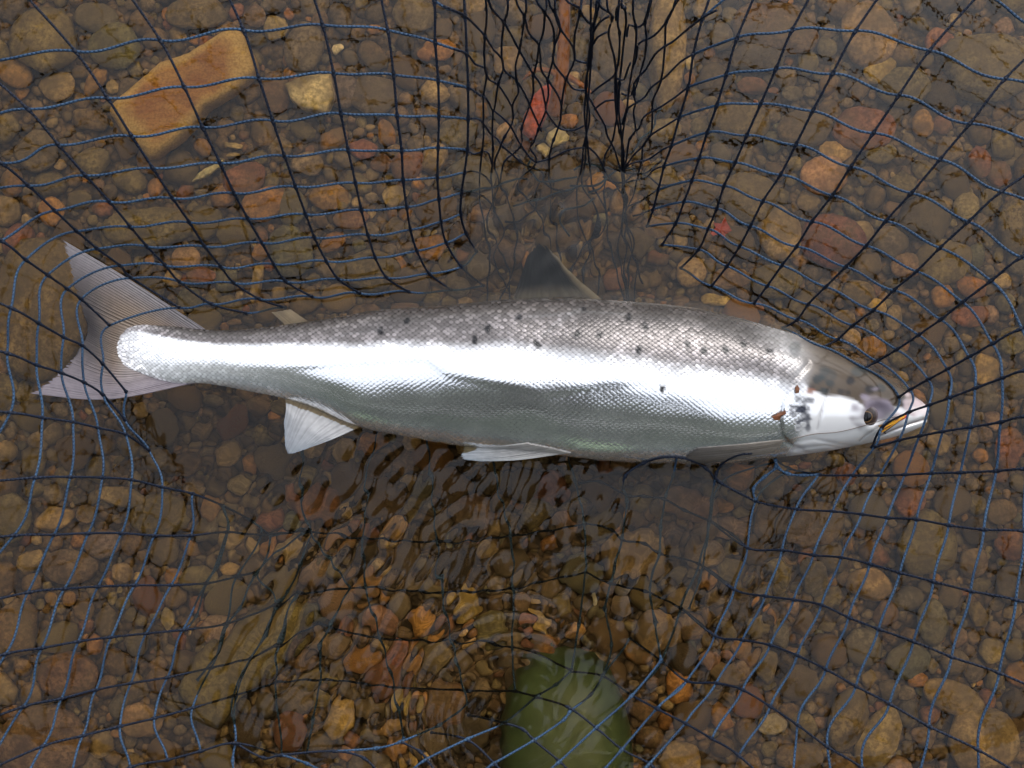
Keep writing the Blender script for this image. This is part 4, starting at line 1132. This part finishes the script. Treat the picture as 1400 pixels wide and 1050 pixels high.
FOLD_RINGS = [
 [(606,8),(620,14),(636,22),(655,40),(663,49),(675,68),(686,80),(690,97),(706,110),(718,130),(725,146),(735,168),(740,180)],
 [(620,67),(638,73),(650,88),(663,93),(668,108),(681,116),(692,132),(700,146)],
 [(620,118),(640,120),(656,130),(665,135),(673,150),(676,152),(696,170),(710,195),(724,215),(733,222)],
 [(640,163),(652,162),(661,169),(670,182),(680,190),(686,199),(700,211),(714,224)],
 [(639,205),(648,211),(660,207),(668,210),(673,226)],[(635,236),(645,234),(656,237),(665,243),(672,254)],[(631,264),(640,262),(656,267),(668,276),(678,286)],
 [(667,-6),(671,10),(689,31),(700,50),(710,69),(722,90),(730,103),(740,118),(746,146)],
 [(704,-6),(708,8),(717,23),(723,45),(737,63),(740,95),(749,109),(764,133),(768,148)],
 [(731,-6),(736,6),(745,17),(756,37),(758,64),(757,86),(774,109),(785,122),(800,124)],
 [(749,-6),(752,8),(758,18),(766,39),(783,64),(787,82),(803,86)],
 [(770,-6),(778,4),(791,10),(797,22),(810,36)],
 [(746,151),(757,168),(768,177),(785,178),(798,172)],
 [(733,222),(752,217),(775,206),(795,202),(808,203)],
 [(810,62),(818,50),(832,43)],[(810,46),(820,30),(833,22)],[(808,128),(820,118),(838,105),(842,98)],[(812,150),(828,138),(843,137)],[(817,0),(822,10),(833,17)],
 [(843,107),(853,109),(858,95),(862,86)],[(850,128),(862,131),(866,122)],[(842,28),(843,12),(849,6),(852,8)],
 [(980,14),(961,24),(940,40),(920,57),(909,63),(895,75),(883,95),(874,104),(867,115),(866,130)],
 [(948,74),(930,85),(910,105),(903,110),(890,120),(882,132),(869,141),(857,150),(851,170)],
 [(941,119),(920,135),(905,145),(892,152),(880,160),(874,175),(869,179),(861,190),(857,206)],
 [(929,160),(910,172),(890,185),(879,200),(868,210),(855,228)],[(918,199),(905,205),(888,217),(877,220),(862,224),(853,232)],
 [(908,227),(895,231),(884,242),(870,247),(855,251)],[(900,259),(885,270),(870,280),(858,284)],[(893,286),(880,292),(864,296)],
 [(934,-6),(924,5),(911,30),(895,48),(884,54),(873,60),(870,80),(866,90)],[(892,-6),(882,30),(870,37),(860,34),(857,50)],
 [(800,125),(826,170),(830,185),(840,205),(848,232)],[(803,200),(818,215),(830,240),(838,252)],[(838,250),(846,262),(853,268)],
]
UNDER = [  # slack cords in the water: pixel + height
 (M_NAVY, [(1033,685,.004),(985,660,.004),(979,648,.005),(990,632,.008),(1010,622,.012),(1028,620,.012)]),
 (M_BLUE, [(1033,685,.004),(1030,668,.005),(1045,652,.006),(1060,640,.008),(1060,628,.010)]),
 (M_BLUE, [(1060,628,.010),(1064,640,.006),(1078,648,.006),(1098,650,.007),(1119,649,.0082)]),
 (M_NAVY, [(852,668,-.004),(855,650,.002),(880,633,.006),(910,625,.010),(940,628,.008),(965,640,.005),(978,655,.003)]),
 (M_BLUE, [(978,655,.003),(972,682,-.008),(968,712,-.014),(964,745,-.018),(955,790,-.02),(940,831,-.02)]),
 (M_BLUE, [(925,626,.010),(920,650,-.004),(910,677,-.012),(902,720,-.02),(900,755,-.022),(886,800,-.025),(896,850,-.02)]),
 (M_BLUE, [(852,668,-.004),(856,685,-.012),(850,735,-.02),(834,792,-.024),(825,830,-.025)]),
 (M_NAVY, [(790,660,-.02),(820,658,-.015),(857,677,-.012),(880,678,-.012),(907,682,-.012),(935,697,-.012),(970,712,-.012),(1000,730,-.006),(1022,749,.004)]),
 (M_NAVY, [(800,715,-.02),(835,722,-.02),(850,737,-.02),(880,742,-.02),(901,755,-.022),(955,770,-.018),(1004,806,.004)]),
 (M_NAVY, [(800,780,-.025),(834,796,-.024),(880,806,-.024),(930,830,-.02),(977,869,.004)]),
 (M_BLUE, [(306,691,-.008),(313,722,-.01),(300,770,-.012),(283,797,-.012),(270,840,-.006),(252,862,.002)]),
 (M_BLUE, [(372,731,-.024),(365,765,-.024),(350,785,-.022),(330,830,-.02),(312,853,-.018),(300,890,-.014),(270,930,-.006)]),
 (M_BLUE, [(430,725,-.03),(412,770,-.03),(395,805,-.03),(380,826,-.028),(365,865,-.025),(345,897,-.022),(325,950,-.018),(322,1000,-.01)]),
 (M_BLUE, [(480,800,-.032),(455,850,-.03),(440,880,-.03),(440,930,-.026),(430,980,-.02),(420,1030,-.006)]),
 (M_BLUE, [(904,903,.002),(863,952,.005),(815,995,.010),(764,1042,.018),(735,1065,.024)]),
 (M_BLUE, [(939,931,.004),(898,969,.010),(850,1025,.020),(826,1052,.026)]),
 (M_BLUE, [(937,989,.016),(888,1044,.026),(870,1064,.03)]),
 (M_BLUE, [(824,923,-.004),(807,950,-.002),(779,973,.001),(771,984,.003),(730,1012,.008),(675,1044,.016),(650,1062,.02)]),
 (M_BLUE, [(781,915,-.010),(760,935,-.010),(734,951,-.008),(689,988,-.002),(640,1010,.004),(583,1038,.014),(560,1056,.018)]),
 (M_NAVY, [(704,943,-.016),(734,952,-.008),(777,967,.000),(815,995,.010),(850,1024,.019),(888,1044,.026),(905,1062,.03)]),
 (M_NAVY, [(640,975,-.014),(689,988,-.002),(715,997,.004),(730,1012,.008),(764,1040,.017),(790,1066,.024)]),
 (M_NAVY, [(590,1000,-.008),(640,1012,.004),(676,1044,.016),(700,1070,.022)]),
 (M_NAVY, [(548,1014,.006),(574,1027,.011),(583,1038,.014),(600,1060,.02)]),
 (M_NAVY, [(322,1016,.004),(360,1036,.006),(386,1032,.007),(456,1027,.007),(497,1036,.012),(520,1060,.018)]),
 (M_BLUE, [(456,1027,.007),(514,1023,.007),(548,1014,.006),(600,990,-.01),(640,960,-.02)]),
 (M_BLUE, [(386,1032,.007),(420,1044,.011),(450,1060,.016)]),
 (M_NAVY, [(420,724,-.028),(500,733,-.036),(600,738,-.04),(700,730,-.038),(800,715,-.022)]),
 (M_NAVY, [(412,808,-.03),(500,800,-.038),(600,806,-.042),(700,800,-.04),(800,780,-.025)]),
 (M_NAVY, [(440,850,-.03),(520,868,-.04),(610,872,-.045),(700,880,-.035),(781,915,-.010)]),
 (M_NAVY, [(380,930,-.02),(450,925,-.03),(540,935,-.036),(640,940,-.034),(704,943,-.018)]),
 (M_BLUE, [(640,960,-.02),(625,900,-.036),(605,806,-.042),(598,738,-.04),(590,650,-.045),(585,590,-.05)]),
 (M_BLUE, [(552,1010,.0),(540,935,-.036),(522,868,-.04),(502,800,-.038),(498,733,-.036),(505,650,-.045),(520,580,-.05)]),
 (M_BLUE, [(704,943,-.018),(700,880,-.035),(702,800,-.04),(698,730,-.038),(680,660,-.045),(670,590,-.05)]),
 (M_BLUE, [(781,915,-.010),(790,850,-.03),(800,780,-.025),(798,715,-.022),(785,655,-.03),(770,600,-.05)]),
 (M_BLUE, [(825,830,-.025),(835,880,-.02),(824,923,-.006)]),
 (M_BLUE, [(886,800,-.025),(894,850,-.018),(904,903,.002)]),
 (M_BLUE, [(480,800,-.032),(450,760,-.03),(428,725,-.03),(415,680,-.036),(420,600,-.05)]),
 (M_BLUE, [(322,1016,.003),(318,1040,.010),(322,1064,.016)]),
]
for bars in FOLD_BARS:
    bars = [(bars[0][0] + (bars[0][0] - 780) * 1.4, -690), (bars[0][0] + (bars[0][0] - 780) * 0.7, -340), (bars[0][0] + (bars[0][0] - 780) * 0.2, -110)] + bars
    kn = [P(x, y, (0.21 + 0.06 * min(1, -y / 690)) if y < 0 else zf(y) + random.uniform(-.004, .004)) for x, y in bars]
    ex, ey = bars[-1]
    for dy_, zz in ((34, -.028), (80, -.042), (150, -.05), (230, -.052)):
        if ey + dy_ < 470: kn.append(P(ex + random.gauss(0, 4 + dy_ * 0.08), ey + dy_, zz))
    cord(catmull(kn), M_NAVY, kn[4::4], radius=TW * 0.85)
    rim_pts.append(P(bars[0][0], -175, ZRIM))
for r in FOLD_RINGS:
    kn = [P(x, y, zf(max(y, 0)) + random.uniform(-.003, .003)) for x, y in r]
    cord(catmull(kn), M_NAVY, radius=TW * 0.85)
for mat, pts in UNDER:
    kn = [P(x, y, z) for x, y, z in pts]
    cord(catmull(kn), mat, kn)
# bunched twine sunk just under the surface below the folds
for i in range(11):
    x, y = random.gauss(795, 40), random.gauss(250, 18)
    a = random.uniform(0, 6.28); pts = []
    for k in range(7):
        pts.append(P(x, y, -0.010 - 0.012 * random.random()))
        a += random.uniform(-0.9, 0.9); x += 17 * math.cos(a); y += 12 * math.sin(a)
    cord(catmull(pts), M_BLUE if i % 3 else M_NAVY, lift=False)

# hoop that carries the net, outside the picture
cx_ = sum((p.x for p in rim_pts)) / len(rim_pts)
hp = []
for k in range(120):
    a = 2 * math.pi * k / 120
    c_, s_ = math.cos(a), math.sin(a)
    hp.append(P(700 + 1560 * math.copysign(abs(c_) ** 0.4, c_), 525 - (1215 if s_ > 0 else 1000) * math.copysign(abs(s_) ** 0.4, s_), ZRIM))
hp.append(hp[0].copy())
tube("hoop", hp, 0.006, M_RIM, net, sides=10)

# ------------------------------------------------------------------ fly, leader, leaves, twig
fz = hitz(1226, 577)
fly = bpy.data.objects.new("fishing_fly", None); COL.objects.link(fly); fly.location = P(1226, 577, 0) * 1.0
tag(fly, "small yellow and red hair fly hooked in the salmon's mouth", "fishing fly")
def lp(px, py, z): return P(px, py, z) - fly.location
hz = max(hitz(1226, 578), hitz(1215, 584), hitz(1238, 573)) + 0.002
tube("hook", catmull([lp(1242, 566, hz + .003), lp(1232, 572, hz + .003), lp(1216, 581, hz + .002), lp(1208, 588, hz + .001), lp(1211, 593, hz)], 0.001), 0.0006, M_FLYK, fly)
tube("body", catmull([lp(1240, 568, hz + .003), lp(1230, 573, hz + .0035), lp(1218, 580, hz + .0025)], 0.001), 0.0019, M_FLYR, fly, taper=lambda t: 1.0 - 0.5 * abs(t - 0.4))
for i in range(26):
    a = random.uniform(-1, 1)
    tube("hair", catmull([lp(1239, 568, hz + .004), lp(1226 + a, 575 + 3 * a, hz + .006 + .001 * random.random()), lp(1205 + random.uniform(-5, 5), 586 + 7 * a, hz + .003 + .002 * random.random())], 0.002),
         0.00035, M_FLYY if i % 4 else M_FLYK, fly, sides=5)
def lz(px, py, c=0.0009): return lift_pt(P(px, py, 0.0), c)
lead = catmull([P(1240, 567, hz + .003), lz(1215, 572, .004), lz(1195, 578, .003), lz(1150, 590), lz(1110, 594), lz(1075, 603), lz(1045, 610), lz(1022, 617)], 0.002)
lead = [lift_pt(p, 0.0008) for p in lead]
o = tube("fishing_line", lead, 0.00028, M_LINE, None, sides=5)
tag(o, "thin nylon fishing line running from the fly across the gill cover", "fishing line")

def leaf(name, poly, z, mat, thick=0.0007, curl=0.002, lifted=False):
    pts = [P(x, y, z) for x, y in poly]
    if lifted: pts = [lift_pt(p, 0.0012) for p in pts]
    c = sum(pts, Vector()) / len(pts)
    bmx = bmesh.new()
    tops = [bmx.verts.new(p - c + Vector((0, 0, curl * random.random()))) for p in pts]
    ct = bmx.verts.new((0, 0, 0.0006))
    bots = [bmx.verts.new(v.co - Vector((0, 0, thick))) for v in tops]
    cb = bmx.verts.new((0, 0, 0.0006 - thick))
    n = len(pts)
    for i in range(n):
        j = (i + 1) % n
        bmx.faces.new((tops[i], tops[j], ct)); bmx.faces.new((bots[j], bots[i], cb)); bmx.faces.new((tops[j], tops[i], bots[i], bots[j]))
    bmesh.ops.recalc_face_normals(bmx, faces=bmx.faces)
    me = bpy.data.meshes.new(name); bmx.to_mesh(me); bmx.free()
    o = obj(name, me, mat); o.location = c
    return o
o = leaf("leaf", [(963,323),(972,316),(968,309),(979,311),(984,303),(988,312),(993,320),(984,324),(982,332),(977,324),(970,327)], -0.085, M_LEAFRED)
tag(o, "small bright red jagged leaf under the net above the salmon's back", "leaf")
o = leaf("leaf_fragment", [(1055,570),(1062,566),(1068,563),(1074,561),(1075,566),(1068,569),(1066,574),(1060,575)], 0.0, M_LEAFBRN, lifted=True, curl=0.0008)
tag(o, "brown torn leaf scrap stuck on the salmon's gill cover", "leaf")
o = leaf("leaf_fragment", [(1087,530),(1090,526),(1093,531),(1092,537),(1088,538)], 0.0, M_LEAFBRN, lifted=True, curl=0.0006)
tag(o, "tiny brown leaf speck above the gill cover on the salmon's head", "leaf")

twig = bpy.data.objects.new("twig", None); COL.objects.link(twig); twig.location = P(768, 60, -0.06)
tag(twig, "orange brown forked twig standing behind the net folds", "twig")
def tl(px, py, z): return P(px, py, z) - twig.location
tube("stem", catmull([tl(774, -60, -0.05), tl(771, 0, -0.055), tl(770, 40, -0.06), tl(768, 90, -0.066), tl(763, 130, -0.075), tl(756, 165, -0.09)], 0.004), 0.0050, M_TWIG, twig, sides=10, taper=lambda t: 0.85 + 0.5 * t)
tube("branch", catmull([tl(766, 108, -0.069), tl(780, 116, -0.066), tl(795, 125, -0.062), tl(806, 134, -0.06)], 0.003), 0.0034, M_TWIG, twig, sides=8, taper=lambda t: 1 - 0.5 * t)
tube("branch", catmull([tl(765, 112, -0.07), tl(745, 104, -0.068), tl(728, 106, -0.07), tl(715, 118, -0.075)], 0.003), 0.0032, M_TWIG, twig, sides=8, taper=lambda t: 1 - 0.6 * t)

# ------------------------------------------------------------------ the angler (one boot toe in the picture, the rest mirrored in water and skin)
person = bpy.data.objects.new("person", None); COL.objects.link(person)
person.location = (-0.1, -0.55, -BED)
tag(person, "person in green waders bending over the net, one boot toe showing", "person")
pb = person.location
def boot(name, toe, heel_dir, label):
    # sections from toe to heel: distance, half width, height, sole lift
    sec = [(0.0, 0.012, 0.036, .018), (0.006, 0.028, 0.056, .010), (0.02, 0.041, 0.072, .005), (0.05, 0.052, 0.085, .002), (0.09, 0.058, 0.093, 0), (0.13, 0.055, 0.104, 0), (0.17, 0.050, 0.125, 0), (0.21, 0.046, 0.20, 0), (0.25, 0.045, 0.27, 0), (0.285, 0.040, 0.27, 0), (0.30, 0.022, 0.24, .004)]
    V, F = [], []; n = 28
    d = Vector((math.sin(heel_dir), -math.cos(heel_dir), 0)); sidev = Vector((-d.y, d.x, 0))
    for (l, hw, h, lo_) in sec:
        for j in range(n):
            a = 2 * math.pi * j / n
            c_, s_ = math.cos(a), math.sin(a)
            x = 1.07 * hw * math.copysign(abs(c_) ** 0.75, c_); z = (h + lo_) / 2 + (h - lo_) / 2 * math.copysign(abs(s_) ** (0.85 if s_ > 0 else 0.35), s_)
            if z < 0.02: x *= 1.05
            V.append(toe + d * l + sidev * x + Vector((0, 0, z)) - pb)
    for i in range(len(sec) - 1):
        for j in range(n):
            F.append((i * n + j, i * n + (j + 1) % n, (i + 1) * n + (j + 1) % n, (i + 1) * n + j))
    F.append(tuple(range(n))[::-1]); F.append(tuple(range((len(sec) - 1) * n, len(sec) * n)))
    bmx = bmesh.new(); vs_ = [bmx.verts.new(v) for v in V]
    for f in F: bmx.faces.new([vs_[k] for k in f])
    bmesh.ops.recalc_face_normals(bmx, faces=bmx.faces)
    me = bpy.data.meshes.new(name); bmx.to_mesh(me); bmx.free()
    me.polygons.foreach_set("use_smooth", [True] * len(me.polygons))
    o = obj(name, me, M_BOOT, person)
    sb = o.modifiers.new("round", 'SUBSURF'); sb.levels = 2; sb.render_levels = 2
    o["label"] = label
    return o
toe = PB(770, 893, 0.10)
boot("boot", Vector((toe.x, toe.y, -BED + 0.002)), math.radians(2), "dark green rubber boot toe under the net")
boot("boot", Vector((-0.34, -0.43, -BED + 0.002)), math.radians(-8), "dark green rubber boot outside the net")

def skin_body(name, joints, edges, mat, root, sub=2):
    me = bpy.data.meshes.new(name)
    names = list(joints); ix = {k: i for i, k in enumerate(names)}
    me.from_pydata([tuple(Vector(joints[k][0]) - pb) for k in names], [(ix[a], ix[b]) for a, b in edges], [])
    o = obj(name, me, mat, person)
    md = o.modifiers.new("skin", 'SKIN'); md.use_smooth_shade = True
    for k in names:
        r = joints[k][1]; sv = me.skin_vertices[0].data[ix[k]]
        sv.radius = r if isinstance(r, tuple) else (r, r); sv.use_root = (k == root)
    s2 = o.modifiers.new("sub", 'SUBSURF'); s2.levels = sub; s2.render_levels = sub
    return o
tx, ty = toe.x, toe.y
J = {
 'pel': ((-.10, -.78, .72), (.17, .13)), 'waist': ((-.09, -.70, .88), (.16, .12)), 'chest': ((-.07, -.52, 1.06), (.19, .14)), 'upch': ((-.05, -.38, 1.17), (.17, .12)),
 'neck': ((-.04, -.27, 1.24), .06), 'head': ((-.03, -.17, 1.29), (.085, .10)), 'crown': ((-.02, -.09, 1.35), (.08, .09)), 'nose': ((-.02, -.09, 1.245), .02),
 'hipR': ((.02, -.76, .66), .105), 'kneeR': ((.07, -.56, .34), .075), 'ankR': ((tx + .01, ty - .25, .05), .062),
 'hipL': ((-.21, -.78, .66), .105), 'kneeL': ((-.31, -.70, .32), .075), 'ankL': ((-.375, -.68, .05), .062),
 'shR': ((.13, -.40, 1.16), .075), 'elR': ((.32, -.50, .93), .058), 'wrR': ((.13, -.60, .70), .042), 'haR': ((.09, -.62, .62), (.04, .03)),
 'shL': ((-.24, -.42, 1.16), .075), 'elL': ((-.46, -.54, .93), .058), 'wrL': ((-.33, -.70, .69), .042), 'haL': ((-.30, -.73, .62), (.04, .03)),
}
E = [('pel','waist'),('waist','chest'),('chest','upch'),('upch','neck'),('neck','head'),('head','crown'),('head','nose'),('pel','hipR'),('hipR','kneeR'),('kneeR','ankR'),('pel','hipL'),('hipL','kneeL'),('kneeL','ankL'),
     ('upch','shR'),('shR','elR'),('elR','wrR'),('wrR','haR'),('upch','shL'),('shL','elL'),('elL','wrL'),('wrL','haL')]
skin_body("body", J, E, M_JACKET, 'pel')
